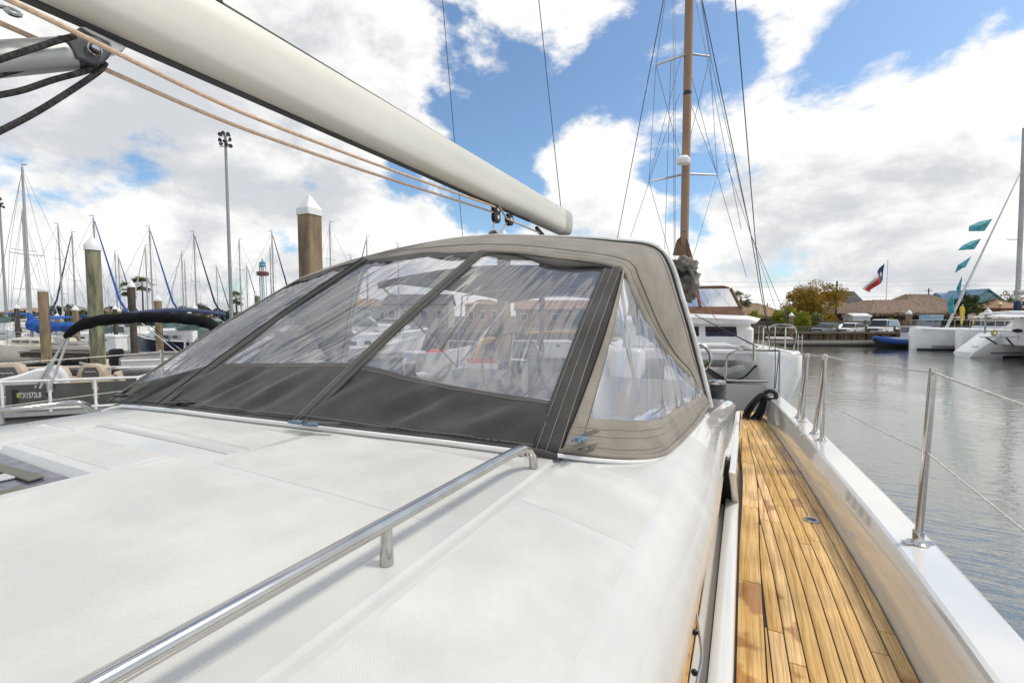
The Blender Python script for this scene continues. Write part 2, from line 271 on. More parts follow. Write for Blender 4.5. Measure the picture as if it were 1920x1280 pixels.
# ================================================================ mesh helpers
def root_loc(p):
    v = Vector((0, 0, 0))
    while p is not None: v += p.location; p = p.parent
    return v
class MB:
    def __init__(s): s.v = []; s.f = []
    def add(s, vs, fs):
        o = len(s.v); s.v += [Vector(v) for v in vs]; s.f += [[i + o for i in f] for f in fs]; return s
    def box(s, c, d, rz=0., M=None):
        hx, hy, hz = d[0] / 2, d[1] / 2, d[2] / 2; c = Vector(c); rm = Matrix.Rotation(rz, 3, 'Z') if M is None else M
        vs = [c + rm @ Vector((x, y, z)) for z in (-hz, hz) for x, y in ((-hx, -hy), (hx, -hy), (hx, hy), (-hx, hy))]
        return s.add(vs, [[3, 2, 1, 0], [4, 5, 6, 7], [0, 1, 5, 4], [1, 2, 6, 5], [2, 3, 7, 6], [3, 0, 4, 7]])
    def rings(s, rs, closed=True, cap=True, loop=False):
        n = len(rs[0]); o = len(s.v)
        for r in rs: s.v += [Vector(p) for p in r]
        m = len(rs)
        for i in range(m if loop else m - 1):
            a = o + i * n; b = o + ((i + 1) % m) * n
            for k in range(n if closed else n - 1):
                k2 = (k + 1) % n; s.f.append([a + k, a + k2, b + k2, b + k])
        if cap and closed and not loop: s.f.append([o + k for k in range(n)][::-1]); s.f.append([o + (m - 1) * n + k for k in range(n)])
        return s
    def tube(s, pts, r, n=8, loop=False, cap=True, ry=None):
        pts = [Vector(p) for p in pts]; rr = r if isinstance(r, (list, tuple)) else [r] * len(pts); rs = []; up = None
        for i, p in enumerate(pts):
            if loop: t = pts[(i + 1) % len(pts)] - pts[i - 1]
            else: t = (pts[min(i + 1, len(pts) - 1)] - pts[max(i - 1, 0)])
            t.normalize()
            if up is None: up = Vector((0, 0, 1)) if abs(t.z) < .9 else Vector((1, 0, 0))
            a = t.cross(up); a.normalize(); b_ = a.cross(t); b_.normalize(); up = b_
            rs.append([p + (a * math.cos(q) + b_ * math.sin(q) * (ry or 1)) * rr[i] for q in [2 * math.pi * k / n for k in range(n)]])
        return s.rings(rs, True, cap, loop)
    def lathe(s, prof, c=(0, 0, 0), n=16):
        c = Vector(c); return s.rings([[c + Vector((r * math.cos(a), r * math.sin(a), z)) for a in [2 * math.pi * k / n for k in range(n)]] for r, z in prof])
    def prism(s, poly, vec):
        vec = Vector(vec); return s.rings([[Vector(p) for p in poly], [Vector(p) + vec for p in poly]])
    def grid(s, fn, nu, nv):
        o = len(s.v)
        for j in range(nv + 1):
            for i in range(nu + 1): s.v.append(Vector(fn(i / nu, j / nv)))
        for j in range(nv):
            for i in range(nu):
                a = o + j * (nu + 1) + i; s.f.append([a, a + 1, a + nu + 2, a + nu + 1])
        return s
    def sphere(s, c, r, n=10, m=6, sq=(1, 1, 1)):
        c = Vector(c); rs = []
        for j in range(m + 1):
            th = math.pi * (j / m) * .998 + .003
            rs.append([c + Vector((r * sq[0] * math.sin(th) * math.cos(a), r * sq[1] * math.sin(th) * math.sin(a), -r * sq[2] * math.cos(th))) for a in [2 * math.pi * k / n for k in range(n)]])
        return s.rings(rs)
    def xf(s, M): s.v = [M @ v for v in s.v]; return s
    def build(s, name, material, parent=None, smooth=True, bev=0., thick=0., label=None, ang=35, recalc=True):
        o = root_loc(parent); me = bpy.data.meshes.new(name); me.from_pydata([v - o for v in s.v], [], s.f)
        if recalc:
            bm = bmesh.new(); bm.from_mesh(me); bmesh.ops.recalc_face_normals(bm, faces=bm.faces); bm.to_mesh(me); bm.free()
        me.materials.append(material); me.polygons.foreach_set('use_smooth', [smooth] * len(me.polygons))
        if smooth: me.set_sharp_from_angle(angle=R(ang))
        ob = bpy.data.objects.new(name, me); COL.objects.link(ob)
        if parent is not None: ob.parent = parent
        if thick: md = ob.modifiers.new('s', 'SOLIDIFY'); md.thickness = thick; md.offset = 0
        if bev: md = ob.modifiers.new('b', 'BEVEL'); md.width = bev; md.segments = 2; md.limit_method = 'ANGLE'
        if label: ob['label'] = label
        return ob
def thing(name, label, cat, loc=(0, 0, 0), rz=0., group=None):
    e = bpy.data.objects.new(name, None); COL.objects.link(e); e.location = loc; e.rotation_euler = (0, 0, rz); e.empty_display_size = .1
    e['label'] = label; e['category'] = cat
    if group: e['group'] = group
    return e
def tag(o, label, cat, group=None, kind=None):
    if label: o['label'] = label
    if cat: o['category'] = cat
    if group: o['group'] = group
    if kind: o['kind'] = kind
    return o
def struct(o): o['kind'] = 'structure'; return o
KIDS = {}
def copy_tree(o, parent=None):
    c = o.copy(); COL.objects.link(c); c.parent = parent
    for ch in [k for k in COL.objects if k.parent == o]: copy_tree(ch, c)
    return c
def place(o, loc, rz=0., sc=1.): o.location = loc; o.rotation_euler = (0, 0, rz); o.scale = (sc, sc, sc) if not isinstance(sc, tuple) else sc
def text(name, s, size, M, m, parent, ext=.002):
    cu = bpy.data.curves.new(name, 'FONT'); cu.body = s; cu.size = size; cu.extrude = ext; cu.align_x = 'CENTER'; cu.align_y = 'CENTER'
    tmp = bpy.data.objects.new(name, cu); COL.objects.link(tmp); dg = bpy.context.evaluated_depsgraph_get(); dg.update()
    me = bpy.data.meshes.new_from_object(tmp.evaluated_get(dg)); bpy.data.objects.remove(tmp)
    me.transform(Matrix.Translation(-root_loc(parent)) @ M); me.materials.clear(); me.materials.append(m)
    o = bpy.data.objects.new(name, me); COL.objects.link(o); o.parent = parent; return o
def interp(tab, x):
    n = len(tab)
    if x <= tab[0][0]: return tab[0][1]
    if x >= tab[-1][0]: return tab[-1][1]
    for i in range(n - 1):
        if tab[i][0] <= x <= tab[i + 1][0]:
            x0, y0 = tab[i]; x1, y1 = tab[i + 1]; h = x1 - x0; t = (x - x0) / h
            m0 = (y1 - tab[i - 1][1]) / (x1 - tab[i - 1][0]) if i > 0 else (y1 - y0) / h
            m1 = (tab[i + 2][1] - y0) / (tab[i + 2][0] - x0) if i + 2 < n else (y1 - y0) / h
            return (2 * t**3 - 3 * t**2 + 1) * y0 + (t**3 - 2 * t**2 + t) * h * m0 + (-2 * t**3 + 3 * t**2) * y1 + (t**3 - t**2) * h * m1
def curve(pts, n):
    tot = [0]
    for a, b_ in zip(pts, pts[1:]): tot.append(tot[-1] + (Vector(b_) - Vector(a)).length)
    tabs = [[(tot[i], pts[i][k]) for i in range(len(pts))] for k in range(3)]
    return [Vector([interp(tb, tot[-1] * i / (n - 1)) for tb in tabs]) for i in range(n)]
def lerp(a, b_, t): return a + (b_ - a) * t
# ================================================================ setting
GZ = .35; QZ = 1.05
o = struct(MB().grid(lambda u, v: (lerp(-700, 700, u), lerp(-500, 900, v), 0), 4, 4).build('water', water, smooth=False))
# land: far bank; edge follows the quay, seen from the camera as a line 43 m off on the right, far back on the left
EDGE = [(300, 43), (-13, 43), (-14, 62), (-40, 66), (-60, 118), (-600, 130)]
def land():
    mb = MB(); top = [W(c, d, GZ) for c, d in EDGE]; bot = [W(c, d, -1.2) for c, d in EDGE]; far = [W(c * 6 if abs(c) > 100 else c * 6, 3500, GZ) for c, d in EDGE]
    n = len(EDGE); mb.v = top + bot + far
    for i in range(n - 1): mb.f += [[i, i + 1, n + i + 1, n + i], [i, 2 * n + i, 2 * n + i + 1, i + 1]]
    return mb.build('ground', sandm, smooth=False)
struct(land())
pk = MB(); pk.add([W(8, 44.2, GZ + .004), W(70, 44.2, GZ + .004), W(70, 59, GZ + .004), W(8, 59, GZ + .004)], [[0, 1, 2, 3]])
struct(pk.build('parking_pavement', asph, smooth=False))
# quay bulkhead with timber facing: piles, planks, capping and handrail
q = thing('timber_bulkhead', 'weathered timber bulkhead with low rail along the far bank', 'bulkhead', W(28, 42.8, 0))
MB().add([W(-13, 42.9, -.6), W(70, 42.9, -.6), W(70, 42.9, QZ), W(-13, 42.9, QZ)], [[0, 1, 2, 3]]).build('backing', quaym, q, smooth=False)
for i in range(60):
    c = -12.5 + i * 1.35; zz = random.uniform(-.06, .06)
    MB().box(W(c + .62, 42.80, .22 + zz * .4), (1.22 + zz, .07, 1.5), YAW).build('plank', quaym, q, smooth=False)
    if i % 2 == 0: MB().box(W(c, 42.68, .35), (.2, .2, 2.0), YAW).build('pile', piled, q, smooth=False)
    if i % 2 == 0 and c > 15: MB().box(W(c, 42.95, QZ + .3), (.14, .12, .6), YAW).build('rail_post', fencem, q, smooth=False)
MB().box(W(28.5, 42.72, QZ - .02), (83, .42, .2), YAW).build('capping_beam', fencem, q, smooth=False)
MB().box(W(42, 42.95, QZ + .55), (56, .14, .1), YAW).build('handrail', fencem, q, smooth=False)
# floating dock below the bulkhead
fd = thing('floating_dock', 'low floating timber dock along the foot of the far bulkhead', 'dock', W(29, 40.4, 0))
MB().box(W(29, 40.4, .22), (22, 1.7, .34), YAW).build('deck', woodd, fd, smooth=False)
MB().box(W(29, 40.4, -.1), (21.6, 1.5, .28), YAW).build('float', black, fd, smooth=False)
MB().box(W(29, 39.52, .3), (22, .06, .16), YAW).build('edge_board', mat('pale_timber', (.38, .35, .30), .8), fd, smooth=False)
ld = thing('boarding_ladder', 'white boarding ladder standing up from the floating dock', 'ladder', G(1502, 39.3, 0))
for dx in (-.17, .17): MB().tube([W(25 + dx, 39.3, -.2) - W(25, 39.3, 0) + G(1502, 39.3, 0), W(25 + dx, 39.3, 1.0) - W(25, 39.3, 0) + G(1502, 39.3, 0)], .03, 6).build('rail', whitep, ld)
for k in range(4): MB().box(G(1502, 39.3, -.1 + k * .28), (.34, .03, .03), YAW).build('rung', whitep, ld)
# ================================================================ the yacht we stand on
CX = -1.93; DZ = 1.55; RZ = 1.77; CZ = 2.11
yacht = thing('sailing_yacht', 'large white sailing yacht in the foreground with grey spray hood and teak side deck', 'sailing yacht', (CX, 0, 0))
ROT = [(-9.5, CX + .05), (-8, -1.15), (-6, -.35), (-4, .2), (-2, .53), (0, .665), (.8, .682), (1.6, .668), (2.2, .648), (3.58, .55), (4.66, .457), (5.3, .385), (6.4, .25)]
def RO(y): return interp(ROT, y)
def mir(p): return Vector((2 * CX - p[0], p[1], p[2]))
# hull and bulwarks, one section list per side
YS = [-9.4, -8.7, -8, -7, -6, -5, -4, -3, -2, -1.5, -1] + [-.8 + .15 * k for k in range(41)] + [5.35]
YH = YS + [5.8, 6.4]
def hullring(y, sgn):
    x = RO(y); k = max(.25, min(1, (x - CX) / 1.2)); pts = [(x - .004, RZ - .03), (x - .03 * k, 1.2), (x - .16 * k, .45), (x - .45 * k, -.05), (x - 1.2 * k, -.5), (CX, -.7)]
    return [Vector((a, y, b)) if sgn > 0 else mir((a, y, b)) for a, b in pts]
mb = MB()
for sgn in (1, -1): mb.rings([hullring(y, sgn) for y in YH], False, False)
e = len(mb.v); rr = hullring(6.4, 1) + hullring(6.4, -1)[::-1]; mb.add(rr, [list(range(len(rr)))])
mb.build('hull', gel, yacht)
def bulwark(sgn):
    rs = []
    for y in YS:
        x = RO(y); w = .145; lean = .045
        pts = [(x - w - lean, DZ - .02), (x - w - .004, RZ - .018), (x - w + .003, RZ - .006), (x - w + .014, RZ), (x - .02, RZ + .004), (x - .006, RZ - .004), (x, RZ - .02), (x - .002, RZ - .2), (x - .03, RZ - .2), (x - .06, DZ - .02)]
        rs.append([Vector((a, y, b)) if sgn > 0 else mir((a, y, b)) for a, b in pts])
    return MB().rings(rs)
for sgn in (1, -1): bulwark(sgn).build('bulwark', gel, yacht, ang=24)
def deckR(y): return RO(y) - .145 - .043
# caulking sheet under the planks, then every plank
cau = mat('black_caulking', (.014, .013, .012), .6)
mb = MB(); mb.grid(lambda u, v: (lerp(-.3 if lerp(-1, 5.62, v) < 2.7 else -.06, deckR(lerp(-1, 5.62, v)) + .02, u), lerp(-1, 5.62, v), DZ - .004), 2, 40)
deck = mb.build('side_deck', cau, yacht, smooth=False)
MB().grid(lambda u, v: mir((lerp(-.3, deckR(lerp(-5, 5.6, v)) + .02, u), lerp(-5, 5.6, v), DZ - .004)), 2, 30).build('side_deck', mat('teak_far', (.5, .32, .15), .6, stretch=(40, 1, 1)), yacht, smooth=False)
def plank(xa, xb, y0, y1, wet=0, z=DZ):
    """one teak strip between edge curves xa(y) < xb(y)"""
    n = max(2, int((y1 - y0) / .18) + 1); top = []; mb = MB(); rs = []
    for i in range(n + 1):
        y = lerp(y0, y1, i / n); a = xa(y); b = xb(y)
        if b - a < .004: b = a + .004
        rs.append([Vector((a, y, z - .008)), Vector((a, y, z + .001)), Vector((a + .0012, y, z + .002)), Vector((b - .0012, y, z + .002)), Vector((b, y, z + .001)), Vector((b, y, z - .008))])
    mb.rings(rs); ob = mb.build('plank', teak, deck, ang=50); ob.pass_index = wet; return ob
PW = .0475; GAP = .0042; MARG = .082
def deckL(y): return interp([(-1, -.0), (2.3, 0.004), (2.75, .012), (3.4, .012), (4.4, -.03), (5.62, -.05)], y)
rnd = random.Random(11)
YEND = 4.72
for i in range(13):
    xb = lambda y, i=i: deckR(y) - i * PW - GAP
    xa = lambda y, i=i: max(deckR(y) - (i + 1) * PW, deckL(y) + MARG + GAP)
    y = -.9 + rnd.random() * .8
    cuts = [-1.0]
    while y < YEND - .35: cuts.append(y); y += rnd.uniform(.75, 1.7)
    if i == 0: cuts = [-1.0, .5, 1.86, 3.35]
    cuts.append(YEND)
    for a, b in zip(cuts, cuts[1:]):
        ym = a
        # planks run out against the margin board: trim where they vanish
        ys = [lerp(a, b, k / 40) for k in range(41)]; ok = [yy for yy in ys if xb(yy) - (deckL(yy) + MARG + GAP) > .004]
        if len(ok) < 3: continue
        plank(xa, xb, ok[0] + .002, ok[-1] - .002, wet=(2 if (i == 0 and b < 2) else 1 if (i == 0 or rnd.random() < .12) else 0))
for a, b, w in ((-1, .9, 1), (.9, 1.98, 2), (1.98, 2.78, 1), (2.78, 3.62, 0), (3.62, YEND, 0)):
    plank(lambda y: deckL(y) + GAP, lambda y: deckL(y) + MARG, a + .002, b - .002, w)
for i in range(9):
    xb = lambda y, i=i: deckR(y) - i * .05 - GAP; xa = lambda y, i=i: max(deckR(y) - (i + 1) * .05, deckL(y) + GAP)
    if xb(5) - xa(5) < .01: continue
    for a, b in ((YEND, 5.28), (5.28, 5.6)): plank(xa, xb, a + .004, min(b, 5.6) - .002)
# inner strip of teak beside the coachroof, white gutter and kerb
for a, b, w in ((-1, .62, 1), (.62, 1.15, 2), (1.15, 1.72, 1), (1.72, 2.75, 0)):
    plank(lambda y: -.24, lambda y: -.118, a + .002, b - .002, w, DZ + .008)
MB().box((-.092, .88, DZ + .003), (.046, 3.76, .02)).build('gutter', gel, yacht, bev=.004)
mb = MB(); mb.rings([[(-.068, y, DZ - .01), (-.064, y, DZ + .056), (-.058, y, DZ + .06), (-.008, y, DZ + .056), (-.003, y, DZ + .05), (0.0, y, DZ - .01)] for y in (-1, 0, 1, 2, 2.4, 2.8)])
mb.build('kerb', gel, yacht, ang=50)
# coaming wall aft of the gutter (slanted leading edge) with vent slots
wall = MB(); wall.rings([[(x0, 2.72, DZ), (x0, 2.80, DZ), (x0, 4.35, DZ), (x0 - .01, 4.35, 1.78), (x0 - .012, 3.3, 1.80), (x0 - .02, 2.47, 1.835), (x0 - .02, 2.43, 1.835)] for x0 in (-.03, .003)])
wo_ = wall.build('coaming_wall', gel, yacht, bev=.006)
MB().add([(-.036, 2.715, 1.562), (-.2, 2.715, 1.562), (-.2, 2.60, 1.80), (-.05, 2.56, 1.825)], [[0, 1, 2, 3]]).build('recess_shade', black, wo_, smooth=False)  # black plate painted in for the shade inside the recess
for k in range(4): MB().box((.004, 3.28 + k * .11, 1.66), (.006, .045, .13), M=Matrix.Rotation(R(-18), 3, 'X')).build('vent_slot', black, wo_, smooth=False)
# coachroof: profile swept fore and aft, with a cut-out for the hatch
PROF = [(-1.93, 2.128), (-1.74, 2.128), (-1.4, 2.125), (-1.0, 2.12), (-.575, 2.108), (-.569, 2.098), (-.551, 2.096), (-.545, 2.102), (-.40, 2.078), (-.25, 2.048), (-.20, 2.036), (-.172, 2.022), (-.145, 2.0), (-.115, 1.966), (-.09, 1.928), (-.074, 1.89), (-.066, 1.86), (-.07, 1.842), (-.085, 1.834), (-.2, 1.83), (-.26, 1.80), (-.27, 1.53)]
HX0, HX1, HY0, HY1 = -2.42, -1.74, .02, .625
LEFT = [(-3.60, 1.53), (-3.62, 1.78), (-3.70, 1.80), (-3.70, 1.84), (-3.62, 1.90), (-3.5, 1.96), (-3.36, 2.01), (-3.26, 2.045), (-3.14, 2.075), (-3.0, 2.098), (-2.8, 2.112), (-2.45, 2.124)]
LEFT = LEFT[2:]
full = [(-3.76, 1.53), (-3.74, 1.8)] + LEFT + PROF
xs = sorted(set([p[0] for p in full]))
# insert hatch columns
def zprof(x): 
    for (x0, z0), (x1, z1) in zip(full, full[1:]):
        if x0 <= x <= x1 and x1 > x0: return lerp(z0, z1, (x - x0) / (x1 - x0))
i0 = next(i for i, p in enumerate(full) if p[0] > HX0 + .001)
full = full[:i0] + [(HX0, zprof(HX0))] + full[i0:]
full = [p for p in full if not (HX0 + .001 < p[0] < HX1 - .001)]
ih = next(i for i, p in enumerate(full) if abs(p[0] - HX0) < 1e-6)
rows = [-3.2, -1.5, -.59, -.3, HY0, .3, HY1, .9, 1.2, 1.5, 1.85, 2.1, 2.25]
mb = MB(); n = len(full)
def tap(x, y): return x - .032 * min(2.4, max(0, 1.85 - y)) * max(0, min(1, (x + .42) / .3))
for y in rows: mb.v += [Vector((tap(x, y), y, z)) for x, z in full]
for j in range(len(rows) - 1):
    for i in range(n - 1):
        if i == ih and HY0 <= rows[j] < HY1: continue
        a = j * n + i; mb.f.append([a, a + 1, a + n + 1, a + n])
mb.f.append([(len(rows) - 1) * n + k for k in range(n)]); mb.f.append(list(range(n))[::-1])
# hatch recess walls
zr = 2.106; e = len(mb.v)
mb.v += [Vector((HX0, HY0, zprof(HX0))), Vector((HX1, HY0, zprof(HX1))), Vector((HX1, HY1, zprof(HX1))), Vector((HX0, HY1, zprof(HX0)))] + [Vector((HX0 + .02, HY0 + .02, zr)), Vector((HX1 - .012, HY0 + .02, zr)), Vector((HX1 - .006, HY1 - .022, zr)), Vector((HX0 + .02, HY1 - .022, zr))]
for k in range(4): mb.f.append([e + k, e + (k + 1) % 4, e + 4 + (k + 1) % 4, e + 4 + k])
roof = mb.build('coachroof', gelr, yacht, ang=28)
# nonskid panels laid on the coachroof, outlined by smooth gelcoat
def panel(x0, x1, y0, y1, name='nonskid_panel', m=None, dz=.0012):
    nx = max(4, int((x1 - x0) / .08)); xsl = [x0, x0 + .002] + [lerp(x0, x1, k / nx) for k in range(1, nx)] + [x1 - .002, x1]; ysl = [y0, y0 + .003] + [lerp(y0, y1, k / 6) for k in range(1, 6)] + [y1 - .003, y1]
    def pf(u, v):
        i = round(u * (len(xsl) - 1)); j = round(v * (len(ysl) - 1)); ed = i in (0, len(xsl) - 1) or j in (0, len(ysl) - 1)
        return (tap(xsl[i], ysl[j]), ysl[j], zprof(xsl[i]) + (-.003 if ed else dz))
    return MB().grid(pf, len(xsl) - 1, len(ysl) - 1).build(name, m or nonskid, roof, smooth=True)
panel(-.532, -.205, -2.5, 1.06); panel(-.532, -.205, 1.09, 1.5)
panel(-1.70, -.66, -2.5, .82); panel(-1.52, -.66, .85, 1.30)
panel(-2.40, -1.72, .66, .82); panel(-3.0, -2.46, -2.5, .82); panel(-3.0, -2.52, .85, 1.2); panel(-2.40, -1.72, -2.5, -.01)
panel(-2.50, -1.56, 1.0, 1.20); panel(-2.50, -1.56, .92, .955, 'grey_strip', stripm, .003)
# hatch
MB().box(((HX0 + HX1) / 2, (HY0 + HY1) / 2 - .01, zr - .012), (.664, .572, .02)).build('hatch_seal', black, roof, smooth=False)
htc = MB().box(((HX0 + HX1) / 2, (HY0 + HY1) / 2 - .008, zr + .004), (.648, .556, .014)).build('hatch_pane', mat('hatch_acrylic', (.13, .13, .165), .18, vscale=30, col2=(.045, .045, .065), lo=.4, hi=.6), roof, bev=.004)
for poly in (((-70, 853), (0, 872), (84, 895), (52, 904), (0, 887), (-70, 867)), ((-70, 942), (0, 924), (39, 915), (50, 919), (0, 931), (-70, 950))):
    MB().prism([atz(px_, py_, zr + .013) for px_, py_ in poly], (0, 0, .007)).build('hatch_strap', mat('strap_olive', (.16, .16, .13), .7), htc, bev=.002)
MB().box((-1.95, .50, zr + .0155), (.07, .07, .006)).build('hatch_hinge', stripm, htc, bev=.002)
# coamings flanking the cockpit, with rounded tops falling aft
for sgn in (1, -1):
    rs = []; KT = [(2.2, 1.), (2.6, .97), (3.0, .83), (3.3, .66), (3.7, .45), (4.1, .27), (4.45, .16)]
    base = [(-.46, 2.085), (-.44, 2.088)] + [p for p in PROF if p[0] > -.41 and p[1] > 1.85]
    for k in range(23):
        y = 2.24 + k * .1; kk = interp(KT, y); fl = max(0, min(1, (y - 2.70) / .08))
        pts = [(-.46, DZ - .3)] + [(x, 1.83 + (z - 1.83) * kk) for x, z in base]
        pts += [(lerp(-.07, -.045, fl), lerp(1.842, 1.815, fl)), (lerp(-.085, -.034, fl), lerp(1.834, 1.78, fl)), (lerp(-.2, -.026, fl), lerp(1.83, 1.7, fl)), (lerp(-.26, -.024, fl), lerp(1.80, 1.6, fl)), (lerp(-.27, -.022, fl), DZ - .02)]
        rs.append([Vector((a, y, b)) if sgn > 0 else mir((a, y, b)) for a, b in pts])
    MB().rings(rs).build('coaming', gel, yacht, ang=40)
    # winch pedestal and winch
    f = (lambda p: Vector(p)) if sgn > 0 else mir
    c = f((-.20, 4.42, 0))
    MB().box((c.x, c.y, 1.68), (.19, .26, .30)).build('winch_pedestal', gel, yacht, bev=.02)
    wb = MB().lathe([(.085, 0), (.085, .03), (.066, .05), (.060, .085), (.055, .10), (.06, .11), (.062, .16), (.07, .165)], (c.x, c.y, 1.83), 20).build('winch', dark, yacht)
    MB().lathe([(.068, 0), (.072, .01), (.072, .024), (.05, .034), (.02, .036), (.018, .01)], (c.x, c.y, 1.995), 20).build('winch_top', steel, wb)
MB().box((CX, 4.2, 1.05), (2.9, 4.4, .06)).build('cockpit_sole', mat('teak_far', (.5, .32, .15), .6), yacht, smooth=False)
MB().box((CX, 2.3, 1.55), (2.7, .05, 1.0)).build('cabin_bulkhead', gel, yacht, smooth=False)
for sgn in (1, -1):
    x = CX + sgn * 1.15
    MB().box((x, 4.0, 1.40), (.6, 2.6, .12)).build('cockpit_seat', gel, yacht, bev=.02)
tb = MB().box((CX, 3.6, 1.75), (.62, 1.1, .05)).build('cockpit_table', gel, yacht, bev=.012); MB().box((CX, 3.6, 1.4), (.2, .8, .7)).build('table_leg', gel, tb, bev=.02)
# steering wheel
for sgn in (-1,):
    c = Vector((CX + sgn * .75, 5.2, 1.95))
    wh = MB().tube([c + Vector((.42 * math.cos(a), .1 * math.sin(a), .42 * math.sin(a))) for a in [2 * math.pi * k / 32 for k in range(32)]], .009, 6, True).build('steering_wheel', black, yacht)
    for k in range(5):
        a = 2 * math.pi * k / 5 + .3; MB().tube([c, c + Vector((.42 * math.cos(a), .1 * math.sin(a), .42 * math.sin(a)))], .009, 5).build('spoke', steel, wh)
    MB().box((c.x, c.y + .16, 1.55), (.3, .22, .95)).build('helm_pedestal', gel, yacht, bev=.03)
# handrails on the coachroof
def handrail(pts, posts, r=.0145):
    h = MB().tube(curve(pts, 60), r, 14).build('handrail', steel, yacht)
    for p, z0 in posts: MB().tube([(p[0], p[1], z0), (p[0], p[1], p[2])], [.014, .0115], 12).build('rail_foot', steel, h)
hz = CZ + .082
handrail([(-.655, -.9, hz), (-.64, -.2, hz), (-.628, .3, hz), (-.618, .7, hz), (-.605, 1.18, hz), (-.601, 1.26, hz - .004), (-.598, 1.296, hz - .018), (-.596, 1.316, hz - .045), (-.595, 1.322, CZ + .004)], [((-.619, .668, hz), CZ), ((-.64, -.2, hz), CZ)])
hp = [atz(*p, z) for p, z in (((-330, 797), 2.135), ((-150, 781), 2.135), ((0, 770), 2.135), ((120, 756), 2.135), ((146, 755), 2.132), ((160, 759), 2.115), ((170, 768), 2.08))]
handrail([tuple(p) for p in hp], [((hp[2].x, hp[2].y, 2.135), 2.07)])
# stanchions, lifelines
def stanchion(x, y, lean=.012, h=.645, r=.0125, foot=True):
    s = MB().tube([(x, y, RZ), (x + lean, y, RZ + h)], [r, r * .95], 14).build('stanchion', steel, yacht)
    if foot:
        MB().lathe([(.032, 0), (.034, .006), (.02, .012), (.0175, .016), (.0175, .05), (.016, .052)], (x, y, RZ), 16).build('foot', steel, s)
        MB().tube([(x - .045, y - .02, RZ + .006), (x + .045, y + .02, RZ + .006)], .014, 8, ry=.45).build('foot_plate', steel, s)
    for hh in (h - .02, h * .53): MB().tube([(x + lean * hh / h, y - .02, RZ + hh), (x + lean * hh / h, y + .02, RZ + hh)], .0075, 8).build('line_eye', steel, s)
    return s
sbase = [RO(2.11) - .068, 2.11]
stanchion(sbase[0], sbase[1], .018); stanchion(2 * CX - sbase[0], 2.11, -.018, .54)
stanchion(RO(-.2) - .07, -.2); stanchion(2 * CX - RO(-.2) + .07, .35, -.018, .54)
def vpost(a, b, top):
    s = MB().tube([a, top], .0125, 12).build('gate_stanchion', steel, yacht); MB().tube([b, top], .0125, 12).build('brace', steel, s)
    for p in (a, b): MB().lathe([(.03, 0), (.03, .006), (.018, .012), (.016, .03)], p, 14).build('foot', steel, s)
    MB().lathe([(.012, -.03), (.016, -.022), (.018, -.004), (.013, .008), (.004, .011)], top, 10).build('line_knot', ropew, s)
pA, pB = atz(1541, 826, RZ), atz(1527, 813, RZ); pC, pD = atz(1505, 791, RZ), atz(1497, 783, RZ)
tA = aty(1547, 667, pA.y); tC = aty(1514, 665, pC.y)
vpost(pA, pB, tA); vpost(pC, pD, tC)
S1t = Vector((sbase[0] + .017, 2.11, RZ + .63)); S1m = Vector((sbase[0] + .01, 2.11, RZ + .645 * .53))
ext = Vector((RO(-.2) - .06, -.2, RZ + .62)); extm = Vector((RO(-.2) - .065, -.2, RZ + .33))
def line(name, pts, r, m, par, sag=0., n=12, seg=6):
    P = []
    for a, b in zip(pts, pts[1:]):
        a = Vector(a); b = Vector(b); L_ = (b - a).length
        for k in range(n): t = k / n; p = lerp(a, b, t); p.z -= sag * L_ * 4 * t * (1 - t); P.append(p)
    P.append(Vector(pts[-1])); return MB().tube(P, r, seg).build(name, m, par)
pE = aty(1462, 657, 6.05)
line('lifeline', [ext, S1t, tA, tC, pE], .0042, ropew, yacht, .006)
line('lifeline', [extm, S1m, lerp(pA, tA, .47)], .003, ropew, yacht, .004)
dn = Vector((0, 0, -.11))
lA = mir(tA); line('lifeline', [mir(ext) + dn, mir(S1t) + dn, mir(tA) + dn, mir(tC) + dn], .0042, ropew, yacht, .004)
line('lifeline', [mir(extm) + dn, mir(S1m) + dn, mir(lerp(pA, tA, .47)) + dn], .003, ropew, yacht, .004)
vpost(mir(pA), mir(pB), mir(tA) + dn)
# pushpit
for f in ((lambda p: Vector(p)), mir):
    P = [aty(1358, 745, 6.2), aty(1361, 690, 6.2), aty(1364, 668, 6.2), aty(1376, 658, 6.2), aty(1400, 656, 6.2), aty(1440, 657, 6.1), pE]
    pp = MB().tube(curve([f(p) for p in P], 30), .0125, 10).build('pushpit', steel, yacht)
    MB().tube([f(pE), f((pE.x - .03, 6.0, RZ))], .0125, 10).build('post', steel, pp)
    MB().tube([f(aty(1462, 660, 6.0)), f(aty(1461, 748, 5.9))], .009, 8).build('post', steel, pp)
    MB().tube([f(aty(1362, 713, 6.2)), f(aty(1440, 715, 6.15))], .0125, 10).build('cross_bar', steel, pp)
MB().tube([aty(1414, 648, 6.1), aty(1414, 676, 6.1)], .018, 10).build('rod_holder', steel, yacht)
# grab loop on the aft edge of the hood
lp = [aty(*p, 3.62) for p in ((1312, 645), (1322, 650), (1331, 662), (1332, 676), (1326, 687), (1318, 692))]
MB().tube(curve(lp, 20), .014, 10).build('grab_loop', steel, yacht)
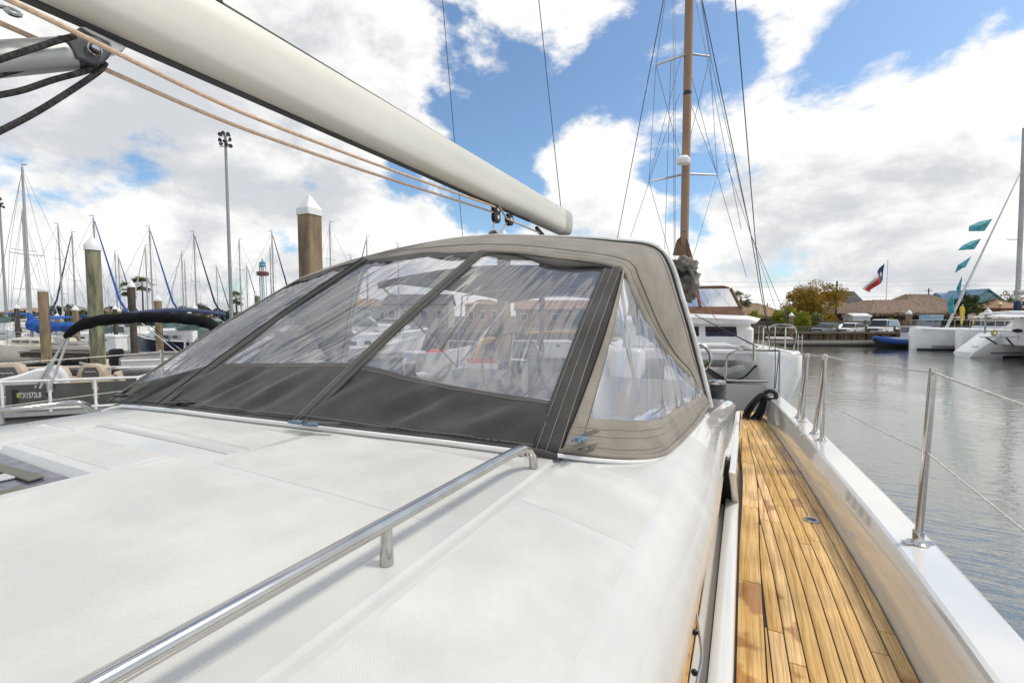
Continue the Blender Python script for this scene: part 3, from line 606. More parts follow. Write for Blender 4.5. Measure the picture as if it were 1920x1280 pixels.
# small deck fittings
dc = atz(1522, 975, DZ + .003)
fl = MB().lathe([(.036, 0), (.036, .003), (.033, .006), (.022, .0065), (.021, .004)], dc, 24).build('deck_filler', steel, yacht)
MB().lathe([(.020, .004), (.020, .0062), (.006, .0065)], dc, 20).build('cap', dark, fl)
for p in ((1494, 801), (1504, 817)):
    c = atx(p[0], p[1], RO(4.2) - .16); MB().lathe([(.013, -.012), (.015, -.006), (.013, .012), (.004, .014)], c, 12).build('latch_button', steel, yacht)
bar = [atz(1304, 1136, 1.66), atz(1311, 1185, 1.655), atz(1316, 1225, 1.65), atz(1311, 1260, 1.645), atz(1302, 1300, 1.64)]
MB().tube(curve(bar, 24), .0045, 8, ry=1.6).build('window_stay', steel, yacht)
for p in bar[1:4:2]: MB().sphere(p + Vector((-.012, 0, -.004)), .009, 8, 5).build('stay_knob', dark, yacht)
MB().box((-.262, .8, 1.69), (.012, 1.1, .13)).build('side_window', glassd, yacht, bev=.004)
# ================================================================ spray hood
DC = -1.93
# front panel: seam stations from left corner to right corner; bottom and top curves
SB = [Vector((-3.27, 1.27, 2.10)), Vector((-2.66, 1.245, 2.13)), Vector((-1.69, 1.305, 2.14)), Vector((-.56, 1.46, 2.12))]
ST = [Vector((-3.27, 2.5, 2.86)), Vector((-2.45, 2.5, 3.005)), Vector((-1.454, 2.5, 3.008)), Vector((-.598, 2.5, 2.872))]
def fr_bot(u): return Vector([interp([(i / 3, SB[i][k]) for i in range(4)], u) for k in range(3)])
def fr_top(u):
    p = Vector([interp([(i / 3, ST[i][k]) for i in range(4)], u) for k in range(3)]); p.z += .012 * math.sin(math.pi * u); return p
def fr(u, v, off=0.):
    a = fr_bot(u); b = fr_top(u); p = lerp(a, b, v); nrm = Vector((0, -(b.z - a.z), (b.y - a.y))).normalized()
    w = (u * 3) % 1.0; bow = -.022 * math.sin(math.pi * w) * math.sin(math.pi * v) + .02 * math.sin(math.pi * v)
    return p + nrm * (bow + off)
def vbot(u): return interp([(0, .10), (.12, .135), (.333, .20), (.5, .225), (.667, .235), (.8, .20), (1, .165)], u)
hood = MB()
# roof canopy: loft between front hem curve and rear hoop
side = [aty(1183, 528, 2.54), aty(1210, 588, 2.68), aty(1232, 628, 2.82), aty(1262, 668, 2.98), aty(1290, 695, 3.1), aty(1312, 740, 3.2)]
Fp = [mir(p) for p in side[::-1]] + [ST[0], (ST[0] + ST[1]) / 2 + Vector((0, 0, .03)), ST[1] + Vector((0, -.0, .012)), (ST[1] + ST[2]) / 2 + Vector((0, 0, .02)), ST[2] + Vector((0, 0, .012)), aty(1050, 477, 2.5), ST[3]] + side
Rr = [aty(*p, 3.3) for p in ((1000, 447), (1100, 450), (1160, 455), (1210, 460), (1238, 474), (1255, 505), (1272, 560), (1290, 620), (1308, 690), (1326, 765))]
Rp = [mir(p) for p in Rr[::-1]] + [Vector((DC, 3.3, 3.245))] + Rr
NF = 97; Fc = curve(Fp, NF); Rc = curve(Rp, NF)
# match parameters: front corner stations to rear hoop shoulders
def resample(P, knots, nper):
    tot = [0]
    for a, b in zip(P, P[1:]): tot.append(tot[-1] + (b - a).length)
    return tot
def roofp(i, v, off=0.):
    a = Fc[i]; b = Rc[i]; s = i / (NF - 1); p = lerp(a, b, v)
    c = Vector((DC, 2.9, 2.3)); d = (p - c); d.y = 0; d.normalize()
    crown = .05 * math.sin(math.pi * v) * (1 - abs(2 * s - 1) ** 3)
    wr = .006 * math.sin(s * 60 + v * 7) * math.sin(math.pi * v) * abs(2 * s - 1) ** 2
    return p + d * (crown + wr + off)
can = MB().grid(lambda u, v: roofp(round(u * (NF - 1)), v), NF - 1, 14).build('spray_hood', taupe, yacht, thick=.004, ang=60, recalc=False)
hd = can
# front hem: folded facing hanging from the canopy edge over the panel tops, slightly wavy
def hem(v0, v1, off, m, name, wave):
    def fn(u, v):
        i = round(u * (NF - 1)); p = Fc[i]; q = roofp(i, .14)
        s = i / (NF - 1); d = (p - q).normalized(); w = 1 + .25 * math.sin(s * 47) * wave
        nd = Vector((p.x - DC, -1.6, p.z - 2.2)).normalized()
        return p + d * lerp(v0, v1 * w, v) + Vector((0, 0, -abs(lerp(v0, v1 * w, v)) * .35)) + nd * (off + .008 * math.sin(v * math.pi))
    return MB().grid(fn, NF - 1, 4).build(name, m, hd, thick=.003, ang=70)
hem(-.02, .05, .006, taupe, 'hem_facing', 1.); hem(.04, .085, .002, char, 'hem_flap', 1.6)
MB().tube([p + Vector((0, -.004, .004)) + (Fc[i] - roofp(i, .14)).normalized() * .045 + Vector((0, -.008, -.018)) for i, p in enumerate(Fc)], .0035, 6).build('hem_piping', hemm, hd)
# fabric seam ridge across the roof, rear binding and white-grey hoop tube
MB().tube([roofp(i, .12, .004) for i in range(NF)], .0045, 6).build('roof_seam', taupe, hd)
MB().tube([roofp(i, .80, .003) for i in range(NF)], .004, 6).build('roof_seam', taupe, hd)
MB().tube([roofp(i, .985, .004) for i in range(NF)], .012, 8).build('rear_binding', hemm, hd)
MB().tube([p + Vector((0, .05, .0)) + Vector((p.x - DC, 0, p.z - 2.3)).normalized() * .012 for p in Rc], .026, 12).build('rear_hoop', mat('hoop_paint', (.66, .66, .64), .3), hd)
# front skirt (lower canvas band) and seam straps, then clear panes
NU = 60
def skirt(u, v): 
    vv = v * (vbot(u) + .012)
    w = (.011 * math.sin(u * 88 - v * 7) + .006 * math.sin(u * 141 - v * 9 + 2)) * math.sin(math.pi * v) * (.35 + .65 * math.sin(u * 9.4) ** 2) + .008 * math.sin(u * 31 - v * 5) * math.sin(math.pi * min(1, v * 1.0))
    return fr(u, vv, .004 + w)
MB().grid(skirt, 180, 10).build('skirt_panel', char, hd, thick=.003, ang=80, recalc=False)
for vv_ in (.10, .93): MB().tube([skirt(k / 120, vv_) + Vector((0, -.003, .0025)) for k in range(121)], .001, 4).build('stitching', thread, hd)
def strap(us, wb, wt, name='seam_strap', off=.008, v0=.0):
    def fn(s, v):
        u = us + (s - .5) * lerp(wb, wt, v); u = min(1.012, max(-.012, u)); return fr(u, lerp(v0, .985, v), off + .003 * math.sin(math.pi * s))
    ob = MB().grid(fn, 4, 30).build(name, char, hd, thick=.003, ang=80, recalc=False)
    for e_ in (.12, .42, .86): MB().tube([fn(e_, k / 30) + Vector((0, -.0025, .002)) for k in range(31)], .0009, 4).build('stitching', thread, ob)
    return ob
strap(1 / 3, .024, .030); strap(2 / 3, .026, .030); strap(.99, .036, .052); strap(.004, .02, .03)
zp = MB().tube([fr(1 / 3 - .013, v / 30, .014) for v in range(31)], .006, 6).build('zip_flap', hemm, hd)
for (ua, ub) in ((0, 1 / 3), (1 / 3, 2 / 3), (2 / 3, 1)):
    def pane(s, v, ua=ua, ub=ub):
        u = lerp(ua, ub, s); v0 = vbot(u) - .01; ed = min(1, 5 * min(s, 1 - s)) * min(1, 5 * min(v, 1 - v))
        q = s * 1.2 - v * .5 + .05 * math.sin(v * 5 + ua * 9) if ub < .9 else s * 1.3 + .12 * math.sin(v * 3)
        amp = .026 if ub < .9 else .006
        rg0 = lambda x: 1 - abs(math.sin(x)) ** .7
        w = amp * (rg0(q * 9 + ua * 13) * (.5 + .5 * math.sin(v * 3 + s * 4)) + .55 * rg0(q * 15.5 + 2 + .8 * math.sin(v * 4)) + .5 * math.sin(q * 24 + ua * 20) + .22 * math.sin(q * 61 + 1))
        if ub > .9: w += .010 * math.exp(-((v - .07) / .05) ** 2) * (math.sin(s * 30) + .5 * math.sin(s * 57 + 1))
        return fr(u, lerp(v0, .97, v), w * ed)
    MB().grid(pane, 90, 60).build('window_pane', vinyl, hd, ang=180, recalc=False)
# top border of the panes
MB().grid(lambda s, v: fr(s, lerp(.93 + .008 * math.sin(s * 40), .985, v), .005), 120, 3).build('top_border', char, hd, ang=80, recalc=False)
# side panels (right built to the photograph, left mirrored)
bs = [Vector((-.56, 1.46, 2.118)), Vector((-.45, 1.55, 2.092)), Vector((-.35, 1.66, 2.068)), Vector((-.285, 1.80, 2.05)), Vector((-.255, 2.0, 2.045)), Vector((-.22, 2.4, 2.045)), Vector((-.20, 2.85, 2.045)), Vector((-.20, 3.22, 2.02))]
ts = [ST[3] + Vector((.004, -.012, -.012))] + [p + Vector((-.0, -.012, -.014)) for p in side]
NS = 49; bc = curve(bs, NS); tcv = curve(ts, NS)
def sidep(s, v, off=0.):
    k = s * (NS - 1); i = min(NS - 2, int(k)); t = k - i; a = lerp(bc[i], bc[i + 1], t); b = lerp(tcv[i], tcv[i + 1], t)
    p = lerp(a, b, v); return p + Vector((.93, -.25, .25)) * (.025 * math.sin(math.pi * v) + off)
for sgn in (1, -1):
    f = (lambda p: p) if sgn > 0 else mir
    def lowv(s): return .13 + .22 * s + .45 * max(0, s - .8) / .2
    MB().grid(lambda s, v: f(sidep(s, v * (lowv(s) + .01), .004 + .004 * math.sin(s * 70 + v * 8) * v)), 90, 6).build('side_skirt', taupe, hd, thick=.003, ang=80)
    MB().tube([f(sidep(k / 80, .015, .012)) for k in range(81)], .009, 8).build('bolt_rope', taupe, hd)
    for kk in (.3, .6, .8): MB().tube([f(sidep(k / 80, kk * lowv(k / 80), .009)) for k in range(81)], .001, 4).build('stitching', thread, hd)
    MB().grid(lambda s, v: f(sidep(lerp(.0, lerp(.032, .012, v), s), lerp(0, .99, v), .006)), 4, 24).build('corner_strap', taupe, hd, thick=.003, ang=80)
    def sp(s, v):
        s2 = lerp(lerp(.012, .002, v), 1, s); ed = min(1, 6 * min(s, 1 - s)) * min(1, 5 * min(v, 1 - v)); q = s + .25 * (1 - v) * s
        return f(sidep(s2, lerp(lowv(s2) - .01, .985, v), ed * (.012 * math.sin(q * 24 + 1) + .008 * math.sin(q * 43 + 2 * v) + .004 * math.sin(q * 90))))
    MB().grid(sp, 90, 40).build('side_window_pane', vinyl, hd, ang=180)
MB().grid(lambda s, v: lerp(fr(.975, v * .985, .004), sidep(lerp(.034, .013, v), v * .99, .007), s), 6, 30).build('corner_band', char, hd, ang=80, thick=.003)
# bolt-rope track on the coachroof in front of the skirt
tp = [fr_bot(k / 60) + Vector((0, -.028, .004)) for k in range(61)]
for p in tp: p.z = zprof(p.x) + .011
MB().tube([p for p in tp if p.x < -.63], .011, 8).build('hood_track', gel, yacht)
MB().tube([Vector((p.x, p.y + .013, p.z + .006)) for p in tp], .012, 8).build('bolt_rope', char, hd)
MB().tube([sidep(k / 30 * .35, 0) + Vector((.0, -.02, .004)) for k in range(31)], .008, 8).build('hood_track', gel, yacht)
# zip teeth left open near the right corner
for k in range(34): MB().box(fr(.80 + k * .0042, .012, .016), (.004, .008, .004), .3 * (k % 2)).build('zip_tooth', dark, hd, smooth=False) if k % 2 == 0 else None
def buckle_at(px, py, rz, dz=.03, m=buckle):
    p = C0 + (atz(px, py, CZ + dz + .02) - C0) * .982
    b = MB().box(p, (.05, .034, .012), rz).build('buckle', m, hd, bev=.004)
    for s in (-1, 1): MB().box(p + Matrix.Rotation(rz, 3, 'Z') @ Vector((-.032, s * .011, 0)), (.022, .007, .009), rz).build('prong', m, b, bev=.002)
    MB().box(p + Matrix.Rotation(rz, 3, 'Z') @ Vector((.065, .002, .006)), (.085, .026, .004), rz, ).build('webbing', mat('webbing', (.10, .095, .085), .9), b, bev=.001)
buckle_at(560, 791, .15, .028, buckle); buckle_at(588, 795, .35, .03, buckle); buckle_at(1090, 822, 1.35, .05); buckle_at(338, 752, .55, .03, dark); buckle_at(326, 756, .55, .026, dark); buckle_at(228, 742, .35, .03, black)
MB().tube(curve([atz(1050, 846, 2.13), atz(1075, 838, 2.15), atz(1100, 832, 2.16), atz(1120, 828, 2.15), atz(1105, 838, 2.14)], 20), .008, 6).build('tie_strap', taupe, hd)
# ---------------------------------------------------------------- bimini behind the hood
bi = MB().grid(lambda u, v: (lerp(lerp(-3.3, -3.5, v), lerp(-.86, -1.75, v), u), lerp(3.5, 6.8, v), lerp(2.94, 2.83, v) + .10 * math.sin(math.pi * u) + .03 * math.sin(math.pi * v)), 16, 10).build('bimini', mat('bimini_canvas', (.03, .032, .042), .85), yacht, thick=.004)
MB().grid(lambda u, v: (lerp(-3.3, -.86, u), 3.5 - .004, 2.94 + .10 * math.sin(math.pi * u) - .07 * v), 16, 1).build('valance', mat('bimini_canvas', (.03, .032, .042), .85), bi)
for y in (3.53, 5.2, 6.75):
    vv = (y - 3.5) / 3.3; xl = lerp(-3.3, -3.5, vv); xr = lerp(-.86, -1.75, vv); zz = lerp(2.92, 2.81, vv)
    MB().tube([(-3.5, 5.2, 1.9), (xl, y, zz)] + [(lerp(xl, xr, k / 12), y, zz + .10 * math.sin(math.pi * k / 12)) for k in range(1, 12)] + [(xr, y, zz), (-1.1, 5.2, 1.9)], .0125, 8).build('bimini_frame', steel, bi)
# folded canvas bundle hanging at the right rear of the hood frame
bd = MB()
def lump(c, sq, seed):
    r_ = random.Random(seed); ph = [r_.uniform(0, 6) for _ in range(6)]; m = MB().sphere((0, 0, 0), 1, 22, 14)
    m.v = [v * (1 + .13 * math.sin(v.z * 9 + v.x * 5 + ph[0]) + .09 * math.sin(v.x * 8 - v.z * 12 + ph[1]) + .06 * math.sin(v.y * 14 + v.z * 17 + ph[2])) for v in m.v]
    m.v = [Vector((v.x * sq[0], v.y * sq[1], v.z * sq[2])) + c for v in m.v]; return m
bc_ = mat('folded_canvas', (.22, .205, .17), .8, var=.2, vscale=9, bump=.8, bscale=18)
b0 = lump(aty(1283, 498, 5.4), (.14, .2, .10), 1).build('canvas_bundle', bc_, yacht, ang=180)
lump(aty(1290, 530, 5.4), (.12, .16, .17), 2).build('fold', bc_, b0, ang=180)
lump(aty(1284, 512, 5.3), (.11, .06, .05), 4).build('fold', mat('dark_fold', (.03, .03, .028), .8), b0, ang=180)
lump(aty(1293, 553, 5.4), (.06, .08, .09), 3).build('fold', bc_, b0, ang=180)
MB().tube(curve([aty(1290, 500, 5.25), aty(1300, 520, 5.22), aty(1296, 545, 5.22), aty(1284, 560, 5.25)], 14), .02, 8).build('strap', mat('strap_grey', (.17, .17, .15), .7), b0)
# ---------------------------------------------------------------- boom
BX = -1.95; BZ0, BZ1 = 3.555, 3.842; Y0, Y1 = -2.2, 5.02
def bsec(y, s=1.):
    zc = (BZ0 + BZ1) / 2; h = (BZ1 - BZ0) / 2 * s; w = .095 * s
    pr = [(-.35, -1), (.35, -1), (.75, -.86), (.95, -.6), (1, -.2), (1, .3), (.95, .7), (.8, .92), (.5, 1), (-.5, 1), (-.8, .92), (-.95, .7), (-1, .3), (-1, -.2), (-.95, -.6), (-.75, -.86)]
    return [Vector((BX + a * w, y, zc + b * h)) for a, b in pr]
bm_ = MB().rings([bsec(lerp(Y0, Y1, k / 10)) for k in range(11)]).build('boom', boomm, yacht, ang=40)
capm = mat('boom_end_paint', (.44, .43, .385), .4, var=.05)
MB().rings([bsec(Y1 + .006), bsec(Y1 + .2), bsec(Y1 + .225, .97), bsec(Y1 + .235, .9)]).build('end_cap', capm, bm_, ang=40)
MB().box((BX, (Y0 + 4.2) / 2, BZ0 - .004), (.034, 4.2 - Y0, .012)).build('track_slot', dark, bm_, smooth=False)
MB().box((BX, (Y0 + 4.9) / 2, BZ1 + .004), (.03, 4.9 - Y0, .012)).build('sail_groove', dark, bm_, smooth=False)
sl_ = atx(392, 6, BX); MB().box((BX + .03, sl_.y - .2, BZ1 + .012), (.05, .46, .03)).build('sheave_slot', black, bm_, bev=.012)
line('reef_line', [(BX + .02, sl_.y - .1, BZ1 + .03), (BX + .02, 2.9, BZ1 + .02), (BX, 4.9, BZ1 + .01)], .006, mat('flecked_line', (.12, .15, .11), .8, vscale=200), bm_, .0)
line('topping_lift', [atx(1053, 402, BX), atx(1007, -30, BX)], .0045, wire, yacht)
MB().tube([(BX, Y1 + .1, BZ1 - .01), (BX, Y1 + .1, BZ1 + .03)], .012, 8).build('lift_shackle', steel, bm_)
# mainsheet tails under the boom, blocks and fall
bk = atx(927, 396, BX)
r1a = atx(8, -4, BX + .10); r1b = atx(480, 222, BX + .09); r1c = atx(928, 388, BX + .04)
MB().tube(curve([r1a, r1b, r1c], 40), .0085, 8).build('mainsheet_rope', ropet, yacht)
r2a = atx(-6, 41, BX - .04); r2b = atx(480, 250, BX - .03); r2c = atx(925, 398, BX)
MB().tube(curve([r2a, r2b, r2c], 40), .0085, 8).build('mainsheet_rope', ropet, yacht)
def block(px, py, r_, par, x=BX, tilt=0.):
    c = atx(px, py, x); M = Matrix.Rotation(R(90), 3, 'Y') @ Matrix.Rotation(tilt, 3, 'Z')
    def L(prof, n=18):
        rs = [[c + M @ Vector((q * math.cos(a), q * math.sin(a) * 1.15, z)) for a in [2 * math.pi * k / n for k in range(n)]] for q, z in prof]; return MB().rings(rs)
    b = L([(r_ * .75, -.022), (r_, -.016), (r_, -.008), (r_ * .8, 0), (r_, .008), (r_, .016), (r_ * .75, .022)]).build('mainsheet_block', black, par)
    L([(r_ * .35, -.026), (r_ * .38, -.02), (r_ * .38, .02), (r_ * .35, .026)], 12).build('sheave_pin', steel, b)
    MB().tube([c + Vector((0, 0, r_)), c + Vector((0, 0, r_ + .05))], .008, 6).build('shackle', steel, b); return c
c1 = block(930, 393, .05, yacht); c2 = block(930, 408, .05, yacht); c3 = block(955, 412, .055, yacht); c4 = block(925, 443, .05, yacht, BX, .2)
line('mainsheet_fall', [c2, c4 + Vector((0, -.04, 0))], .007, ropet, yacht); line('mainsheet_fall', [c3, c4 + Vector((0, .04, 0))], .007, ropet, yacht)
e1 = atx(1015, 438, BX - .02); line('mainsheet_fall', [c1 + Vector((.03, 0, .03)), atx(950, 410, BX + .03), e1], .0085, ropet, yacht, seg=8)
MB().tube([e1 + Vector((0, -.13, .04)), e1 + Vector((0, .04, -.015))], [.02, .024], 8).build('sheet_eye', dark, yacht)
MB().box((BX, 5.2, 2.9), (.04, .04, .04)).build('traveller_car', dark, yacht)
# ---------------------------------------------------------------- boom vang strut
va = atx(-60, 116, BX); vb = atx(140, 100, BX)
vg = MB().tube([va + (va - vb) * 4, vb], .047, 20).build('vang_strut', alu, yacht)
MB().tube([vb + (va - vb).normalized() * .02, vb + (vb - va).normalized() * .012], .049, 20).build('strut_collar', dark, vg)
jc = atx(178, 96, BX + .055); dirv = (vb - va).normalized(); jm = mat('cast_grey', (.085, .087, .095), .5, .3, vscale=20)
poly = [atx(*p, BX + .05) for p in ((124, 75), (140, 64), (160, 62), (185, 70), (208, 84), (213, 96), (206, 108), (196, 118), (180, 121), (158, 114), (143, 110))]
MB().prism(poly, (-.10, 0, 0)).build('end_fitting', jm, vg, bev=.008)
MB().prism([atx(*p, BX + .03) for p in ((150, 50), (160, 50), (238, 88), (230, 97), (212, 100), (205, 80), (170, 64))], (-.06, 0, 0)).build('boom_bracket', alu, vg, bev=.004)
cl = atx(178, 92, BX + .06)
MB().tube([cl + Vector((0, .018 * math.cos(a), .018 * math.sin(a))) for a in [2 * math.pi * k / 16 for k in range(16)]], .003, 6, True).build('split_ring', steel, vg)
MB().tube([cl + Vector((-.01, 0, 0)), cl + Vector((.008, 0, 0))], .011, 10).build('clevis_pin', steel, vg)
MB().tube([atx(90, 122, BX), atx(88, 128, BX)], .02, 10).build('strut_stop', dark, vg)
for pts in (((140, 68), (110, 76), (60, 92), (-20, 118)), ((180, 122), (165, 132), (100, 150), (40, 170), (-20, 182)), ((198, 118), (188, 132), (130, 172), (60, 215), (-20, 256)), ((70, 127), (30, 132), (-20, 145))):
    x = BX + (.075 if pts[0] == (140, 68) else .02); MB().tube(curve([atx(*p, x) for p in pts], 30), .0085, 8).build('vang_rope', roped, yacht)
lpv = [atx(*p, BX + .1) for p in ((-4, 10), (15, 14), (30, 22), (38, 26), (32, 28), (18, 24), (10, 16))]
MB().tube(curve(lpv, 20), .008, 8).build('shackle_ring', steel, yacht)
# ---------------------------------------------------------------- standing rigging aft
q1 = aty(1446, 652, 6.25)
line('backstay', [q1, aty(1418, 470, 5.2), aty(1377, -20, 3.6)], .0042, wire, yacht)
line('backstay', [q1 + Vector((.0, -.02, .0)), aty(1425, 540, 5.6), aty(1408, 440, 5.2), aty(1312, -20, 4.0)], .0042, wire, yacht)
line('runner_line', [aty(1475, 640, 6.2), aty(1408, 440, 5.4), aty(1335, 120, 4.5), aty(1312, -20, 4.1)], .0022, wire, yacht)
line('backstay', [aty(1125, 610, 6.3), aty(1158, 445, 6.0), aty(1248, -20, 4.0)], .0042, wire, yacht)
line('backstay', [aty(885, 660, 6.3), aty(868, 450, 5.6), aty(828, -20, 4.2)], .0042, wire, yacht)
line('mooring_line', [atd(1303, 590, 12.5), atd(1420, 650, 7.0)], .011, roped, yacht)
# ---------------------------------------------------------------- coil of black rope hung on the rail end
cpos = Vector((RO(5.25) - .17, 5.22, RZ))
coil = thing('rope_coil', 'coil of thick black rope hanging from the aft end of the white rail', 'rope', (cpos.x, cpos.y, DZ))
rc = random.Random(5)
for k in range(9):
    a0 = rc.uniform(-.08, .08); wd_ = rc.uniform(.035, .075); top = cpos + Vector((-.03, 0, .04)); L_ = rc.uniform(.26, .31); y_ = rc.uniform(-.05, .03)
    P = [top + Vector((a0 * .2 - .12 * (1 - math.cos(t)) / 2 * 1.0 + wd_ * math.sin(t) * (1.2 - .4 * math.cos(t)) * .8, y_ + wd_ * .4 * math.sin(t + k), -L_ * (1 - math.cos(t)) / 2)) for t in [2 * math.pi * q_ / 28 for q_ in range(28)]]
    MB().tube(P, .0115, 7, True).build('loop', black, coil)
MB().tube(curve([cpos + Vector(p) for p in ((-.02, 0, .05), (.02, 0, .075), (.06, .0, .07), (.085, 0, .035), (.07, -.01, 0), (.02, -.02, 0), (-.02, -.02, .02))], 26), .021, 8).build('hitch', black, coil)
MB().tube([cpos + Vector((.065, 0, .08)), cpos + Vector((.07, .02, .3)), cpos + Vector((.06, .05, .62))], .004, 6).build('tail', black, coil)
# ================================================================ boats: generic builders
def hull_mb(L, B, free, bowup=.35, tw=.72, vee=.55, deckz=0.):
    rs = []; N = 14
    for i in range(N + 1):
        t = i / N; x = -L / 2 + L * t
        b = B / 2 * (tw + (1 - tw) * math.sin(min(1, t / .55) * math.pi / 2)) * (1 - max(0, (t - .5) / .5) ** 2.2 * .985)
        zt = free + bowup * max(0, t - .35) ** 1.7 * 2 + .06 * (1 - t); rk = .09 * L * max(0, t - .75) / .25
        pr = [(0, -.35, -rk), (b * .5, -.28, -rk * .95), (b * .82, .02, -rk * .75), (b * .95, zt * .5, -rk * .35), (b, zt, 0)]
        right = [Vector((x + dx, -y, z)) for y, z, dx in pr]; left = [Vector((x + dx, y, z)) for y, z, dx in pr]
        rs.append(left[::-1] + right[1:])
    mb = MB().rings(rs, False, False); n = len(rs[0])
    mb.f.append(list(range(n))); o = len(mb.v)
    dk = [[r[0] - Vector((0, .02, deckz)), r[-1] - Vector((0, -.02, deckz))] for r in rs]
    for i in range(N): mb.add([dk[i][0], dk[i][1], dk[i + 1][1], dk[i + 1][0]], [[0, 1, 2, 3]])
    mb.zt = lambda t: free + bowup * max(0, t - .35) ** 1.7 * 2 + .06 * (1 - t); mb.b = lambda t: -rs[round(t * N)][-1].y
    return mb
def cabin_mb(x0, x1, w0, w1, z0, h, slope=.35, rnd_=.12):
    rs = []
    for x, w, k in ((x0, w0, 0), (x0 + .1, w0, .85), (lerp(x0, x1, .35), lerp(w0, w1, .35), 1), (lerp(x0, x1, .75), lerp(w0, w1, .75), .9), (x1 - slope, lerp(w0, w1, .95), .75), (x1, w1, .05)):
        t = z0 + h * k; rs.append([Vector((x, -w, z0 - .05)), Vector((x, -w + .04, max(z0, t - .1))), Vector((x, -w + .16, t)), Vector((x, 0, t + .05 * k)), Vector((x, w - .16, t)), Vector((x, w - .04, max(z0, t - .1))), Vector((x, w, z0 - .05))])
    return MB().rings(rs)
def sailboat(hullm=None, cover=None, jib=None, H=12.5, stripe=None, L=9.4, spread=1, cabm=None):
    t = thing('sailboat', 'x', 'sailboat'); hm = hull_mb(L, 3.0, .95); h = hm.build('hull', hullm or gelf, t, ang=50)
    st = MB()
    for s in (-1, 1): st.add([Vector((x, s * (hm.b(q) + .012), z)) for q, x, z in ((0, -L / 2, .70), (.35, -L * .15, .70), (.7, L * .2, .78), (.7, L * .2, .86), (.35, -L * .15, .78), (0, -L / 2, .78))], [[0, 1, 4, 5], [1, 2, 3, 4]])
    st.build('stripe', stripe or navy, h, smooth=False)
    cb = cabin_mb(-1.3, 2.6, 1.05, .5, 1.0, .5).build('cabin', cabm or gelf, t)
    for s in (-1, 1):
        for x in (-.7, .2, 1.0): MB().box((x, s * (1.02 - .11 * (x + .7)), 1.24), (.5, .05, .16), -s * .12).build('cabin_window', glassd, cb, smooth=False)
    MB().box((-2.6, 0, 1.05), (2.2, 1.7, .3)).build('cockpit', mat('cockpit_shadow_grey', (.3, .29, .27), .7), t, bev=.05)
    m = MB().tube([(.9, 0, 1.4), (.9, 0, H * .6), (.9, 0, H)], [.085, .08, .06], 8).build('mast', alum, t)
    MB().tube([(.9, 0, H), (.9, 0, H + .45)], .012, 4).build('antenna', alum, m); MB().box((.75, 0, H + .12), (.4, .02, .05)).build('wind_vane', dark, m)
    for k in range(spread):
        z = H * (.55 if spread == 1 else (.4, .7)[k]); MB().tube([(.9, -.95, z + .05), (.9, 0, z), (.9, .95, z + .05)], .025, 5).build('spreader', alum, m)
    z = H * .55
    for s in (-1, 1):
        MB().tube([(.8, s * 1.4, 1.0), (.88, s * .95, z + .05), (.9, 0, H - .1)], .012, 4).build('shroud', wiref, m)
        MB().tube([(.6, s * 1.35, 1.0), (.9, s * .05, z)], .012, 4).build('shroud', wiref, m)
    MB().tube([(-L / 2 + .1, 0, 1.0), (.9, 0, H - .05)], .012, 4).build('backstay', wiref, m)
    if jib: MB().tube([(L / 2 - .3, 0, 1.5), (L * .3, 0, H * .36), (1.0, 0, H - .4)], [.11, .10, .04], 7).build('furled_jib', jib, m)
    else: MB().tube([(L / 2 - .3, 0, 1.4), (.9, 0, H - .2)], .014, 4).build('forestay', wiref, m)
    b = MB().tube([(.8, 0, 2.0), (-3.2, 0, 2.05)], .06, 6).build('boom', alum, t); fat = 1.6 if cabm else 1.
    if cover: MB().tube(curve([(.98, 0, 3.1), (.88, 0, 2.6), (.6, 0, 2.25), (.1, 0, 2.17), (-.6, 0, 2.22), (-1.3, 0, 2.15), (-2.2, 0, 2.18), (-3.1, 0, 2.12)], 22), [fat * r0 * (1 + .18 * math.sin(k0 * 2.3) + .1 * math.sin(k0 * 5.1)) for k0, r0 in enumerate([.08, .11, .15, .2, .25, .26, .25, .24, .22, .21, .2, .2, .19, .18, .17, .16, .15, .14, .13, .12, .11, .09])], 10).build('sail_cover', cover, b)
    for s in (-1, 1):
        pl = [Vector((lerp(-L / 2 + .1, L / 2 - .2, k / 5), s * (hm.b(k / 5) - .08), hm.zt(k / 5) + .6)) for k in range(6)]
        r = MB().tube(pl, .014, 4).build('lifeline', steel, t)
        for p in pl: MB().tube([p, p - Vector((0, 0, .62))], .014, 4).build('stanchion', steel, r)
    return t
